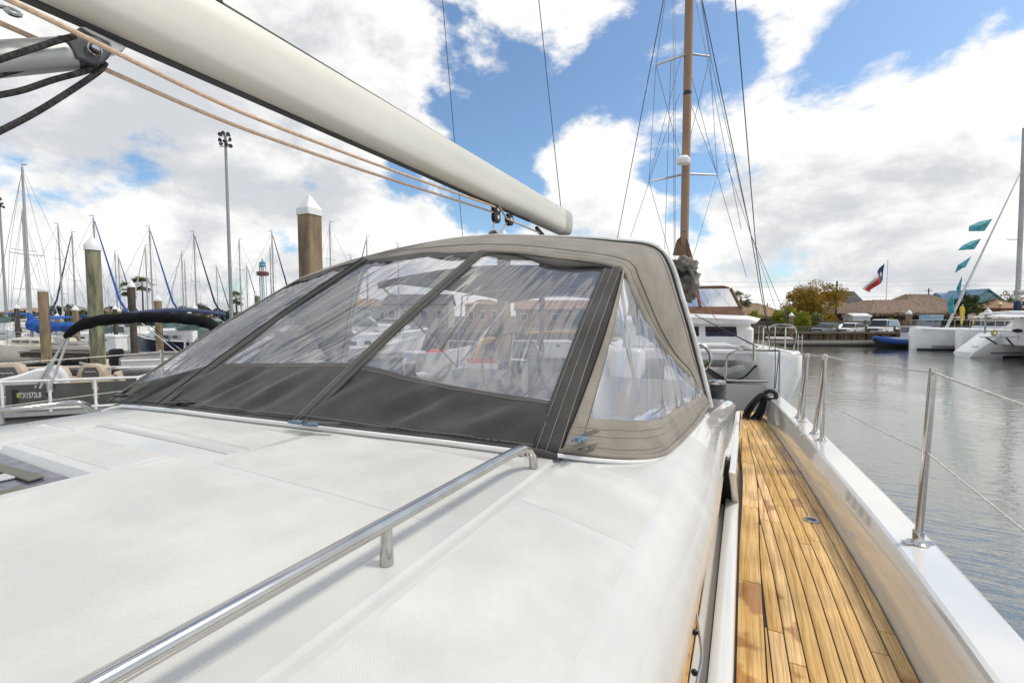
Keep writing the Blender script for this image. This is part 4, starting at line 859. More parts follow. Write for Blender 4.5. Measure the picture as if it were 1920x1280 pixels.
def motorboat(hullm, L=8.0, top=None, cabh=.75, flip=False, winm=None):
    t = thing('motorboat', 'x', 'motorboat'); hm = hull_mb(L, 2.8, 1.0, .5, .9); h = hm.build('hull', hullm, t, ang=50)
    MB().tube([Vector((lerp(-L / 2, L / 2, k / 12), hm.b(k / 12) + .02, hm.zt(k / 12))) for k in range(13)] + [Vector((lerp(-L / 2, L / 2, k / 12), -hm.b(k / 12) - .02, hm.zt(k / 12))) for k in range(12, -1, -1)], .045, 6).build('rubrail', gelf, h)
    cb = cabin_mb(-.9, L * .42, 1.2, .35, 1.05, cabh, .9).build('cabin', gelf, t)
    for s in (-1, 1):
        for x in (.3, 1.0, 1.7): MB().box((x, s * (1.16 - .2 * max(0, x - .2)), 1.32), (.32, .05, .18), -s * .2).build('porthole', glassd, cb, smooth=False)
    ws = MB()
    for s in (-1, 1): ws.add([(.4, s * 1.05, 1.75), (-1.2, s * 1.15, 1.7), (-1.2, s * 1.05, 2.25), (-.3, s * .85, 2.3)], [[0, 1, 2, 3]])
    ws.add([(.4, -1.05, 1.75), (.4, 1.05, 1.75), (-.3, .85, 2.3), (-.3, -.85, 2.3)], [[0, 1, 2, 3]])
    ws.build('windscreen', mat('green_glass', (.10, .16, .15), .1), t, smooth=False, thick=.02)
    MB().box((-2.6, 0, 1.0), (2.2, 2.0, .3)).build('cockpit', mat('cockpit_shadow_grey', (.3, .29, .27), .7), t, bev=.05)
    if top:
        tp_ = MB().grid(lambda u, v: (lerp(-3.4, -.2, u), lerp(-1.2, 1.2, v), 2.75 + .18 * math.sin(math.pi * u) + .12 * math.sin(math.pi * v)), 8, 6).build('canopy_top', top, t, thick=.04)
        for x in (-3.2, -.5):
            for s in (-1, 1): MB().tube([(x, s * 1.15, 2.72), (-1.7, s * 1.25, 1.1)], .018, 5).build('canopy_pole', steel, tp_)
    for s in (-1, 1):
        pl = [Vector((lerp(0, L / 2 - .1, k / 5), s * (hm.b(.5 + k / 10) - .06), hm.zt(.5 + k / 10) + .5)) for k in range(6)]
        r = MB().tube(pl, .016, 4).build('bow_rail', steel, t)
        for p in pl[::2]: MB().tube([p, p - Vector((0, 0, .5))], .014, 4).build('stanchion', steel, r)
    mt = MB().box((-L / 2 - .25, 0, 1.1), (.45, .5, .7)).build('outboard', black, t, bev=.1); MB().box((-L / 2 - .2, 0, .3), (.18, .2, 1.2)).build('leg', black, mt, bev=.03)
    return t
# protos
P_blue = sailboat(cover=bluecv, jib=bluecv); P_white = sailboat(cover=mat('white_canvas', (.6, .6, .58), .8), jib=None, spread=2); P_navy = sailboat(hullm=gelf, cover=navycv, jib=navycv, spread=1); P_cream = sailboat(hullm=gelc, cover=bluecv, jib=None, cabm=gelc)
P_grey = sailboat(cover=None, jib=mat('white_canvas', (.6, .6, .58), .8))
PROT = {'b': P_blue, 'w': P_white, 'n': P_navy, 'c': P_cream, 'g': P_grey}; used = set()
def put(proto, key, loc, rz, sc, label, group=None):
    o = proto if key not in used else copy_tree(proto); used.add(key); place(o, loc, rz, sc); o['label'] = label
    if group: o['group'] = group
    return o
# sailboats: mast column px, masthead row, type, heading (deg relative to camera right), distance
SB_LIST = [
    (58, 307, 'c', 172, 27, 'cream sailboat with bundled blue sail cover, nearest behind the pontoon boat'),
    (53, 392, 'w', 160, 48, 'white sailboat whose mast shows just left of the tallest left mast'),
    (118, 418, 'w', 15, 50, 'white sailboat with bare mast left of the round greenish piling'),
    (143, 433, 'n', 190, 52, 'white sailboat with dark furled jib just left of the round greenish piling'),
    (184, 403, 'b', 8, 40, 'white sailboat with bright blue furled jib rising behind the round greenish piling'),
    (221, 470, 'w', 170, 66, 'white sailboat, left of the two slim masts beside the palms'),
    (227, 478, 'n', 10, 70, 'white sailboat with dark jib, right of the two slim masts beside the palms'),
    (278, 458, 'g', 185, 62, 'white sailboat with thin mast right beside the blue-jibbed mast'),
    (287, 423, 'b', 12, 45, 'white sailboat with bright blue furled jib right of the palms'),
    (345, 470, 'g', 200, 64, 'white sailboat with pale leaning jib left of the dark twin masts'),
    (350, 488, 'w', 20, 75, 'white sailboat with short dark mast between two taller masts'),
    (369, 433, 'n', 10, 48, 'white sailboat with dark furled jib left of the tall floodlight pole'),
    (409, 497, 'n', 14, 80, 'small white sailboat with short mast just left of the tall floodlight pole'),
    (453, 447, 'w', 175, 52, 'white sailboat with grey mast right next to the tall floodlight pole'),
    (465, 494, 'n', 12, 78, 'small white sailboat with short mast left of the blue tower'),
    (510, 460, 'w', 185, 58, 'white sailboat with plain mast right beside the blue tower'),
    (514, 432, 'n', 10, 47, 'white sailboat with dark furled jib right of the blue tower'),
    (622, 415, 'w', 170, 44, 'white sailboat whose mast stands right of the square capped piling'),
    (690, 443, 'n', 190, 55, 'sailboat with dark furled jib behind the hood, left of centre'),
    (660, 477, 'w', 10, 72, 'sailboat whose masthead just clears the left of the hood top'),
    (748, 455, 'w', 10, 60, 'sailboat whose masthead just clears the hood under the boom'),
    (98, 560, 'g', 8, 105, 'distant sailboat with very short mast left of the brown square piling'),
    (205, 540, 'w', 172, 108, 'distant sailboat with short mast left of the palm pair'),
    (325, 545, 'w', 8, 112, 'distant sailboat with short mast right of the palm pair')]
for (px, py, k, hd_, d, lab) in SB_LIST:
    top = ZA(py, d); sc = top / 12.7; sc = max(.6, min(sc, 1.5)); rz = YAW + R(hd_); m = G(px, d, 0)
    off = Matrix.Rotation(rz, 3, 'Z') @ Vector((.9 * sc, 0, 0)); put(PROT[k], k, m - off, rz, (sc * .9 + .1, sc * .9 + .1, sc), lab, 'sailboats moored across the marina')
# motor boats
MB_n = motorboat(navy, 8.5, None); MB_w = motorboat(gelf, 7.5, None); MB_b = motorboat(gelf, 7.2, navycv); MB_t = motorboat(gelf, 7.0, bluecv)
MP = {'mn': MB_n, 'mw': MB_w, 'mb': MB_b, 'mt': MB_t}
for (px, d, k, hd_, sc, lab) in [
    (362, 29, 'mn', 176, 1.0, 'white cabin cruiser with navy hull at the wooden dock'),
    (432, 19, 'mb', 35, .95, 'white motorboat under a navy bimini beside the hood edge'),
    (262, 38, 'mw', 165, 1.0, 'white motorboat behind the dark round piling'), (215, 46, 'mt', 10, .9, 'white motorboat with bright blue canopy beyond the dock box'),
    (158, 40, 'mw', 190, .95, 'white motorboat left of the round greenish piling'), (108, 45, 'mb', 8, .9, 'white motorboat with navy canopy behind the brown square piling'),
    (20, 50, 'mw', 178, 1.1, 'white motorboat at the far left edge'), (300, 52, 'mt', 175, 1.0, 'white motorboat with bright blue canopy under the black bimini arch'),
    (345, 60, 'mw', 8, 1.0, 'white motorboat above the navy-hulled cruiser'), (395, 44, 'mb', 12, 1.0, 'white motorboat with navy canopy at the right end of the black bimini'),
    (60, 64, 'mt', 9, 1.0, 'white motorboat with blue canopy far back at left'), (250, 66, 'mw', 176, 1.1, 'white motorboat far back below the palms'),
    (190, 33, 'mw', 200, .8, 'small white motorboat half hidden by the round greenish piling'), (88, 36, 'mt', 160, .85, 'white motorboat with bright blue canopy just behind the brown square piling'),
    (330, 40, 'mt', 20, .9, 'white motorboat with bright blue canopy beneath the middle of the black bimini'), (275, 47, 'mb', 190, .9, 'white motorboat with navy canopy right of the dark round piling'), (410, 52, 'mw', 15, 1.0, 'white motorboat below the floodlight pole'), (455, 40, 'mt', 170, .9, 'white motorboat with blue canopy at the left edge of the hood'),
    (640, 22, 'mw', 30, 1.0, 'white motorboat seen through the middle hood window'), (700, 34, 'mb', 10, 1.1, 'motorboat with navy canopy seen through the middle hood window')]:
    put(MP[k], k, G(px, d, 0), YAW + R(hd_), sc, lab, 'motorboats moored across the marina')
# ================================================================ pilings
def piling(px, topy, w, kind, label, d=None, rot=20, capm=whitep):
    size = .40; d = d or size * FPX / w; size = w * d / FPX; p = G(px, d, 0); zt = ZA(topy, d)
    t = thing('mooring_piling', label, 'piling', p, 0, 'capped mooring pilings')
    if kind == 's':
        s = size / (abs(math.cos(R(rot))) + abs(math.sin(R(rot)))); h = s / 2; ch = s * .9; M = Matrix.Rotation(YAW + R(rot), 3, 'Z')
        c = h * .86
        sec = lambda k, z: [p + M @ Vector((x * k, y * k, z)) for x, y in ((h, c), (c, h), (-c, h), (-h, c), (-h, -c), (-c, -h), (c, -h), (h, -c))]
        MB().rings([sec(1, -1.5), sec(1.0, zt * .3), sec(1, zt - ch)]).build('shaft', concr, t, smooth=False)
        MB().rings([sec(1.10, zt - ch * 1.02 - s * .35), sec(1.10, zt - ch), sec(.02, zt)]).build('cap', capm, t, smooth=False)
    else:
        r_ = size / 2; ch = r_ * 1.5; n = 18
        pr = [(r_ * 1.02, -1.5), (r_, 0), (r_ * .98, zt * .5), (r_ * .97, zt - ch)]
        MB().lathe(pr, p, n).build('shaft', pilew if kind == 'r' else piled, t)
        MB().lathe([(r_ * 1.13, zt - ch - r_ * .75), (r_ * 1.13, zt - ch), (r_ * .45, zt - ch * .35), (.02, zt)], p, n).build('cap', capm, t)
    return t
piling(585, 364, 42, 's', 'thick square concrete piling with white pyramid cap behind the hood', rot=62)
piling(180, 443, 23, 'r', 'tall round greenish piling with white conical cap behind the pontoon boat')
piling(83, 531, 17, 's', 'brown square piling with white cap beside the blue sail cover', rot=30)
piling(142, 572, 10, 's', 'grey-brown square piling with white cap left of the round greenish piling', d=30)
piling(107, 587, 7, 's', 'small square piling with white cap behind the blue sail cover', d=38)
piling(32, 570, 7.5, 'd', 'dark round piling with white cap near the left edge', d=34)
piling(249, 526, 11, 'd', 'dark round piling with white cap standing in open water beside the palms', d=22.5)
piling(297, 552, 12.5, 's', 'brown square piling with white cap above the black bimini arch', d=27)
piling(216, 572, 7, 'd', 'thin dark piling with white cap just right of the round greenish piling', d=33)
piling(223, 577, 7, 's', 'thin square piling with white cap beside a thin dark piling', d=41)
piling(365, 570, 10, 'd', 'stubby dark piling left of the navy bimini', d=30)
piling(355, 580, 6, 'r', 'slim greenish piling with white cap next to the stubby dark piling', d=42)
piling(396, 585, 6, 's', 'short square piling with white cap under the floodlight pole', d=45)
piling(483, 545, 9, 'r', 'greenish round piling with white cap left of the blue tower', d=34)
piling(945, 431, 27, 's', 'thick square piling with white pyramid cap seen behind the hood top', rot=40, d=12.5)
piling(1016, 482, 11, 'd', 'slim round piling seen through the right hood window', d=24)
piling(1128, 497, 9, 'd', 'slim round piling at the right of the right hood window', d=27)
# ================================================================ left docks
dk = thing('wooden_dock', 'low wooden dock in front of the navy-hulled cruiser', 'dock', G(290, 24, 0))
a_ = G(60, 25.5, 0); b_ = G(470, 23.0, 0); dv = (b_ - a_); ln = dv.length; ang_ = math.atan2(dv.y, dv.x); mid = (a_ + b_) / 2
for k in range(60):
    c = lerp(a_, b_, (k + .5) / 60); MB().box((c.x, c.y, .62), (ln / 60 - .015, 1.5, .05), ang_).build('plank', woodd, dk, smooth=False)
MB().box((mid.x, mid.y, .45), (ln, 1.3, .22), ang_).build('beam', piled, dk, smooth=False)
for k in range(9):
    c = lerp(a_, b_, (k + .5) / 9); MB().tube([(c.x, c.y, -1), (c.x, c.y, .5)], .13, 8).build('pile', piled, dk)
def dockbox(px, d, w, h, label, z0=.65, m=whitep, rz=0.):
    p = G(px, d, z0); t = thing('dock_box', label, 'dock box', p, 0, 'white dock boxes')
    MB().box(p + Vector((0, 0, h * .42)), (w, .75, h * .84), YAW + rz).build('body', m, t, bev=.02); MB().box(p + Vector((0, 0, h * .9)), (w * 1.05, .82, h * .16), YAW + rz).build('lid', m, t, bev=.03)
    MB().box(p + FWD * -.4 + Vector((0, 0, h * .7)), (.15, .05, .1), YAW).build('latch', dark, t)
dockbox(206, 25, 1.15, .92, 'large white dock box right of the round greenish piling')
# ================================================================ pontoon boat
PD = 9.2
pb = thing('pontoon_boat', 'grey pontoon boat with beige seats and folded black bimini', 'pontoon boat', G(60, PD, 0))
# local frame: runs along a line from off-frame left to (250 px) on the right, slightly away
A = atd(-190, 760, 8.9); A.z = 0; B = atd(258, 700, 10.2); B.z = 0
ax = (B - A).normalized(); LN = (B - A).length; ay = Vector((-ax.y, ax.x, 0))
def PL(x, y, z): return A + ax * x + ay * y + Vector((0, 0, z))
TR = 1.22; BW = 2.35
def rod(pts, r_, m, par, name, n=8): return MB().tube([PL(*p) for p in pts], r_, n).build(name, m, par)
rotp = math.atan2(ax.y, ax.x)
for y in (.35, BW - .35): rod([(-.2, y, .12), (LN - .7, y, .12), (LN - .1, y, .18), (LN + .15, y, .3)], .3, alu, pb, 'pontoon', 14)
MB().box(PL(LN / 2, BW / 2, .52), (LN, BW, .1), rotp).build('deck', alu, pb)
for y in (0, BW):
    nseg = 5
    for k in range(nseg):
        x0 = LN * k / nseg + .06; x1 = LN * (k + 1) / nseg - .06
        MB().box(PL((x0 + x1) / 2, y, .90), (x1 - x0, .02, .50), rotp).build('side_panel', panelg, pb, smooth=False)
        rod([(LN * k / nseg, y, .55), (LN * k / nseg, y, TR)], .028, gelf, pb, 'fence_post')
    rod([(LN, y, .55), (LN, y, TR)], .028, gelf, pb, 'fence_post')
    for z in (TR, .62): rod([(0, y, z), (LN, y, z)], .028, gelf, pb, 'fence_rail')
rod([(LN, 0, TR), (LN, BW, TR)], .028, gelf, pb, 'fence_rail')
# text and sticker on the near panel
pt = atd(57, 741, 9.6)
def onpanel(px, py):  # point on the near fence plane
    r_ = ray(px, py); nn = -ay; t_ = (A - C0).dot(nn) / r_.dot(nn); return C0 + r_ * t_
tm = Matrix(((ax.x, 0, -ay.x, 0), (ax.y, 0, -ay.y, 0), (0, 1, 0, 0), (0, 0, 0, 1)))
pc_ = onpanel(58, 741) - ay * .016
text('registration_number', 'TX1572LB', .165, Matrix.Translation(pc_) @ tm @ Matrix.Diagonal((.5, 1, 1, 1)), flat('white_vinyl', (.75, .75, .72)), pb)
ps = onpanel(34, 741) - ay * .018
MB().box(ps, (.055, .006, .1), rotp).build('sticker', flat('pale_yellow_sticker', (.6, .55, .2)), pb, smooth=False)
for q_ in (26, 31): p_ = onpanel(q_, 733) - ay * .04; MB().tube([p_ + Vector((0, 0, .03)), p_ - Vector((-.01, 0, .16)), p_ - Vector((.02, 0, .42))], .016, 6).build('dock_line', black, pb)
# cushions: lounge backs, captain chairs
def cushion(px, py, d, w, dp, h, rz=0., m=beige, name='cushion', bev=.07, logo=False, dz=0.):
    p = atd(px, py, d); o_ = MB().box(p, (w, dp, h), rotp + rz).build(name, m, pb, bev=bev); return p
cushion(112, 722, 10.4, 2.3, .4, .14, name='bench_cushion'); cushion(14, 724, 10.0, .9, .4, .14, name='bench_cushion')
cushion(100, 700, 11.3, 2.3, .25, .36, name='lounge_back'); cushion(112, 698, 11.1, 1.4, .12, .22, m=greyv, name='lounge_inset')
cushion(115, 716, 10.6, 2.2, .6, .2, name='bench_cushion')
for (px, py, d, w) in ((172, 703, 10.75, .56), (17, 706, 10.4, .66), (99, 710, 10.75, .66)):
    p = atd(px, py, d); out = [(-.5, -.55), (-.48, .1), (-.36, .42), (-.15, .5), (.15, .5), (.36, .42), (.48, .1), (.5, -.55)]
    f_ = lambda s, y_: [p + ax * (a * w * s) + ay * y_ + Vector((0, 0, b_ * w * .95 * s)) for a, b_ in out]
    bk_ = MB().rings([f_(1, .12), f_(1.04, .06), f_(1.0, -.02), f_(.86, -.05)]).build('seat_back', beige, pb, ang=50)
    ins = [(-.3, -.1), (-.29, .12), (-.2, .36), (.2, .36), (.29, .12), (.3, -.1)]
    MB().prism([p + ax * (a * w) - ay * .056 + Vector((0, 0, b_ * w * .95)) for a, b_ in ins], ay * .02).build('inset', greyv, bk_, bev=.01)
    sq = [p + ax * (lerp(-.09, .09, k / 14) * w / .5) - ay * .062 + Vector((0, 0, .085 + .012 * math.sin(k * 1.3))) for k in range(15)]
    MB().tube(sq, .006, 5).build('embroidery', flat('white_thread', (.7, .68, .65)), bk_)
    MB().box(p - ay * .22 + Vector((0, 0, -.3)), (w * 1.05, .42, .16), rotp).build('seat_cushion', beige, pb, bev=.06)
    for s in (-1, 1): MB().box(p + ax * (s * w * .56) - ay * .2 + Vector((0, 0, -.17)), (.11, .4, .09), rotp).build('armrest', beige, pb, bev=.035)
p = atd(232, 710, 10.85)
MB().box(p, (.13, .55, .42), rotp, M=Matrix.Rotation(rotp, 3, 'Z') @ Matrix.Rotation(R(-18), 3, 'Y')).build('chaise_back', beige, pb, bev=.05)
cushion(205, 714, 10.75, .5, .5, .15, name='bench_cushion'); cushion(262, 706, 11.0, .9, .3, .36, m=greyv, name='lounge_back')
# console moulding
c0 = atd(60, 708, 10.0); rs = []
for k, (x, zt, w_) in enumerate(((-.62, -.12, .2), (-.45, .02, .28), (-.1, .10, .3), (.2, .22, .3), (.38, .24, .3), (.5, .05, .3), (.55, -.2, .3))):
    rs.append([c0 + ax * x - ay * w_ + Vector((0, 0, -.3)), c0 + ax * x - ay * w_ + Vector((0, 0, zt - .05)), c0 + ax * x - ay * (w_ - .08) + Vector((0, 0, zt)), c0 + ax * x + ay * (w_ - .08) + Vector((0, 0, zt)), c0 + ax * x + ay * w_ + Vector((0, 0, zt - .05)), c0 + ax * x + ay * w_ + Vector((0, 0, -.3))])
MB().rings(rs).build('console', gelf, pb, ang=40)
# bimini: boot-covered bow from left foot to right, with poles
bp_ = [atd(*p, d) for p, d in (((124, 632), 10.0), ((133, 622), 10.0), ((150, 611), 10.05), ((180, 602), 10.1), ((230, 597), 10.2), ((290, 595), 10.3), ((340, 597), 10.4), ((385, 604), 10.5), ((400, 612), 10.5), ((402, 622), 10.5), ((396, 632), 10.5))]
cv = curve(bp_, 60); rr_ = [lerp(.06, .125, min(1, k / 9, (59 - k) / 5)) * (1 + .07 * math.sin(k * .9)) for k in range(60)]
bmn = MB().tube(cv, rr_, 12).build('bimini_boot', blackcloth, pb, ang=180)
for (a1, a2) in (((126, 633), (66, 727)), ((122, 634), (75, 728)), ((130, 630), (92, 731))):
    MB().tube([atd(*a1, 10.0), atd(*a2, 9.6)], .024, 8).build('bimini_pole', alu, pb)
for (a1, a2) in (((394, 632), (348, 690)), ((390, 633), (362, 668)), ((399, 634), (352, 694)), ((352, 638), (372, 660))):
    MB().tube([atd(*a1, 10.5), atd(*a2, 10.4)], .02, 8).build('bimini_pole', alu, pb)
MB().tube([atd(347, 633, 10.5), atd(346, 695, 10.5)], .022, 8).build('light_post', gelf, pb)
MB().box(atd(95, 683, 9.8), (.1, .06, .05), rotp).build('pole_clamp', alu, pb, bev=.01)
MB().tube(curve([atd(*p, 10.4) for p in ((322, 705), (322, 680), (332, 667), (352, 666))], 16), .025, 8).build('boarding_rail', gelf, pb)
MB().grid(lambda u, v: atd(lerp(2, 152, u), lerp(693, 681, u) + lerp(0, 14, v) - 14 + 8, 13.2), 12, 2).build('boat_cover_edge', blackcloth, pb, thick=.3)
MB().box(atd(200, 690, 12.0), (1.0, .35, .08), rotp + .15).build('swim_rail', alu, pb, bev=.02)
MB().tube([atd(150, 680, 11.5), atd(205, 692, 11.5)], .03, 8).build('swim_rail', alu, pb)
# ================================================================ left background: floodlights, tower, palms, trees, houses
def floodlight(px, topy, d, label):
    p = G(px, d, GZ); zt = ZA(topy, d); t = thing('floodlight_pole', label, 'floodlight', p, 0, 'stadium floodlight poles')
    MB().tube([p, (p.x, p.y, zt)], [.24, .15], 10).build('pole', mat('galvanised_pole', (.33, .35, .36), .5, .4), t)
    for r_, z in ((0, -.1), (1, -.75), (2, -1.4)):
        ar = MB().tube([p + RGT * -.75 + Vector((0, 0, zt + z - p.z)), p + RGT * .75 + Vector((0, 0, zt + z - p.z))], .05, 5).build('cross_arm', wire, t)
        for s in (-.65, 0, .65):
            c = p + RGT * (s + .12 * r_ + random.uniform(-.16, .16)) - FWD * random.uniform(.1, .4) + Vector((0, 0, zt + z - p.z + random.uniform(-.1, .25))); M = Matrix.Rotation(YAW + random.uniform(-1.2, 1.2), 3, 'Z') @ Matrix.Rotation(R(random.uniform(45, 110)), 3, 'X')
            MB().rings([[c + M @ Vector((q_ * math.cos(a), q_ * math.sin(a), z2)) for a in [2 * math.pi * k / 12 for k in range(12)]] for q_, z2 in ((.08, -.22), (.2, -.1), (.27, .12))]).build('lamp', dark, ar)
floodlight(434, 254, 60, 'tall stadium floodlight pole rising above the masts'); floodlight(12, 374, 88, 'floodlight pole at the far left edge')
tw = thing('observation_tower', 'blue lattice tower with red ring cabin far beyond the masts', 'tower', G(495, 420, GZ)); p = G(495, 420, 0); bl_ = mat('tower_blue', (.14, .36, .48), .6); zt = ZA(500, 420); hw = 1.9
for sx in (-1, 1):
    for sy in (-1, 1): MB().tube([p + RGT * (hw * sx) + FWD * (hw * sy) + Vector((0, 0, 0)), p + RGT * (hw * sx) + FWD * (hw * sy) + Vector((0, 0, zt))], .35, 5).build('leg', bl_, tw)
for k in range(18):
    z = zt * k / 18; z2 = zt * (k + 1) / 18
    for s in (-1, 1): MB().tube([p + RGT * -hw * s - FWD * hw + Vector((0, 0, z)), p + RGT * hw * s - FWD * hw + Vector((0, 0, z2))], .22, 4).build('brace', bl_, tw)
zr_ = ZA(512, 420); rg_ = mat('tower_red', (.35, .07, .03), .6)
cabn = MB().lathe([(2.5, -2.4), (5.0, -2.2), (5.2, -.2), (5.0, 1.2), (2.5, 1.6)], (p.x, p.y, zr_), 20).build('cabin', rg_, tw); MB().lathe([(5.25, -1.2), (5.25, .4)], (p.x, p.y, zr_), 20).build('window_band', glassd, cabn)
MB().lathe([(2.6, 0), (3.0, .6), (2.4, 3.2), (3.0, 3.6), (1.0, 5), (.3, 7.5)], (p.x, p.y, zt), 14).build('crown', bl_, tw)
def palm(px, topy, d, label, rr=1.9, seed=0, z0=GZ):
    r_ = random.Random(seed); p = G(px, d, z0); zt = ZA(topy, d); t = thing('palm_tree', label, 'palm tree', p, 0, 'palm trees behind the marina'); ln_ = r_.uniform(-.4, .4)
    top = Vector((p.x + ln_, p.y, zt)); MB().tube(curve([p, lerp(p, top, .5) + Vector((ln_ * .2, 0, 0)), top], 8), [lerp(.24, .16, k / 7) for k in range(8)], 7).build('trunk', trunkm, t)
    m = MB()
    for k in range(26):
        a = r_.uniform(0, 6.28); el = r_.uniform(-1.0, 1.2); L_ = rr * r_.uniform(.75, 1.1); dr = Vector((math.cos(a) * math.cos(el), math.sin(a) * math.cos(el), math.sin(el))); sd_ = dr.cross(Vector((0, 0, 1))).normalized()
        stem = top + dr * L_ * .5 + Vector((0, 0, -.05 * L_))
        for q_ in range(9):
            b = lerp(-1.3, 1.3, q_ / 8); tip = stem + (dr * math.cos(b) + sd_ * math.sin(b)) * L_ * .55 - Vector((0, 0, .25 * L_ * (.4 + abs(b) * .2)))
            w = (sd_ * math.cos(b) - dr * math.sin(b)) * .05 * L_; md_ = lerp(stem, tip, .6)
            m.add([stem, md_ + w, tip, md_ - w], [[0, 1, 2, 3]])
        m.add([top + sd_ * .03, top - sd_ * .03, stem - sd_ * .03, stem + sd_ * .03], [[0, 1, 2, 3]])
    m.build('crown', leaf_pa, t, smooth=False, recalc=False)
palm(243, 540, 120, 'left of the two tall palms rising behind the masts', 2.9, 1); palm(268, 532, 118, 'right of the two tall palms rising behind the masts', 2.9, 2); palm(445, 558, 110, 'palm tree behind the tall floodlight pole', 2.2, 3)
palm(378, 582, 100, 'low palm tree right of the blue-jibbed mast', 1.7, 4); palm(345, 580, 120, 'small palm tree between the slim masts', 1.7, 5); palm(206, 582, 115, 'small palm tree just right of the round greenish piling', 1.8, 6)
palm(1390, 560, 70, 'palm tree behind the brown canvas enclosure of the catamaran', 1.9, 7)
def tree(px, py0, py1, d, wpx, lm, label, name='tree', n=1500, leaf=.22, seed=0, z0=GZ, group=None, tr=True, open_=.0, lm2=None, cat='tree'):
    """trunk, limbs, crown of small leaf faces in clumps; py0 crown top row, py1 crown bottom row"""
    r_ = random.Random(seed + px); p = G(px, d, z0); zt = ZA(py0, d); zb = ZA(py1, d); rx = wpx * d / FPX / 2; rz_ = (zt - zb) / 2; cz = (zt + zb) / 2
    t = thing(name, label, cat, p, 0, group)
    clumps = []
    for k in range(int(14 + rx * 5)):
        while True:
            v = Vector((r_.uniform(-1, 1), r_.uniform(-1, 1), r_.uniform(-1, 1)))
            if .35 < v.length < 1: break
        clumps.append((Vector((p.x + v.x * rx * .85, p.y + v.y * rx * .85, cz + v.z * rz_ * .85)), r_.uniform(.18, .36) * min(rx, rz_ * 1.3)))
    if tr:
        tk = MB(); f_ = Vector((p.x, p.y, max(z0 + .3, zb + (zt - zb) * .25))); tk.tube([p, f_], [.05 * rx + .08, .04 * rx + .05], 7)
        for c, s in clumps[::2]: tk.tube([f_, lerp(f_, c, .5) + Vector((0, 0, .1)), c], [.025 * rx + .02, .018 * rx + .012, .01], 5)
        tk.build('trunk', trunkm, t)
    ms = [MB(), MB()]
    for k in range(n):
        c, s = clumps[r_.randrange(len(clumps))]; v = Vector((r_.gauss(0, 1), r_.gauss(0, 1), r_.gauss(0, .8))); v.normalize(); q_ = c + v * s * r_.random() ** .4 * 1.1
        if q_.z < z0: continue
        a = Vector((r_.gauss(0, 1), r_.gauss(0, 1), r_.gauss(0, 1))).normalized(); b = a.cross(Vector((r_.gauss(0, 1), r_.gauss(0, 1), r_.gauss(0, 1)))).normalized(); l = leaf * r_.uniform(.6, 1.3)
        ms[1 if (lm2 and r_.random() < .3 + .4 * ((q_.x - p.x) / rx > .2 and q_.z < cz)) else 0].add([q_ - a * l, q_ + b * l * .5, q_ + a * l, q_ - b * l * .5], [[0, 1, 2, 3]])
    ms[0].build('crown', lm, t, smooth=False, recalc=False)
    if lm2: ms[1].build('crown', lm2, t, smooth=False, recalc=False)
    return t
gt = 'trees on the far left bank'
for i, (px, a, b, d, w, lm, lab, nm) in enumerate([
    (120, 571, 604, 128, 58, leaf_dk, 'broad dark tree beside the brick house on the left bank', 'tree'), (66, 586, 606, 130, 40, leaf_gr, 'low green shrub left of the brown square piling', 'shrub'),
    (160, 586, 606, 128, 36, leaf_gr, 'rounded green shrub left of the round greenish piling', 'shrub'), (20, 584, 606, 132, 50, leaf_lt, 'pale brownish shrub at the far left edge', 'shrub'),
    (205, 584, 604, 130, 44, leaf_yg, 'yellow-green shrub right of the round greenish piling', 'shrub'), (270, 585, 604, 126, 46, leaf_gr, 'green shrub at the feet of the tall palms', 'shrub'),
    (318, 584, 604, 126, 44, leaf_gr, 'green shrub right of the brown square piling over the bimini', 'shrub'), (378, 568, 600, 128, 34, leaf_dk, 'dark tree with broken crown behind the dark twin masts', 'tree'),
    (395, 584, 602, 122, 40, leaf_yg, 'bright yellow-green shrub above the navy bimini', 'shrub'), (428, 583, 604, 118, 44, leaf_gr, 'rounded palm-like shrub beside the floodlight pole', 'shrub'),
    (462, 588, 604, 122, 40, leaf_gr, 'low green shrub right of the floodlight pole', 'shrub'), (520, 590, 604, 130, 60, leaf_gr, 'long low shrub right of the blue tower', 'shrub'),
    (90, 580, 606, 112, 44, leaf_dk, 'dark bushy tree just right of the brown square piling', 'tree'), (42, 579, 606, 112, 40, leaf_gr, 'green tree between the left masts at the water edge', 'tree'), (140, 578, 606, 118, 46, leaf_gr, 'mid green tree behind the capped piling left of the greenish one', 'tree'),
    (190, 581, 606, 112, 34, leaf_yg, 'light green bush directly behind the round greenish piling', 'shrub'), (232, 580, 606, 112, 40, leaf_gr, 'green bush left of the dark round piling', 'shrub'), (296, 581, 606, 112, 36, leaf_dk, 'dark green bush behind the brown piling over the bimini', 'shrub'),
    (345, 578, 606, 114, 40, leaf_yg, 'yellow-green tree behind the short dark mast', 'tree'), (410, 577, 606, 112, 36, leaf_dk, 'dark tree just left of the floodlight pole', 'tree'), (448, 581, 606, 110, 40, leaf_gr, 'green bush at the foot of the floodlight pole', 'shrub'), (490, 583, 606, 112, 44, leaf_gr, 'green bush below the blue tower', 'shrub'), (545, 584, 606, 112, 60, leaf_dk, 'dark green hedge behind the left end of the hood', 'shrub'),
    (1085, 575, 612, 90, 60, leaf_gr, 'grey-green tree seen through the right hood window', 'tree'), (1125, 568, 612, 92, 46, leaf_dk, 'dark tree seen at the right of the right hood window', 'tree')]):
    tree(px, a, b, d, w, lm, lab, nm, 900, .34, i, group=gt if px < 600 else None)
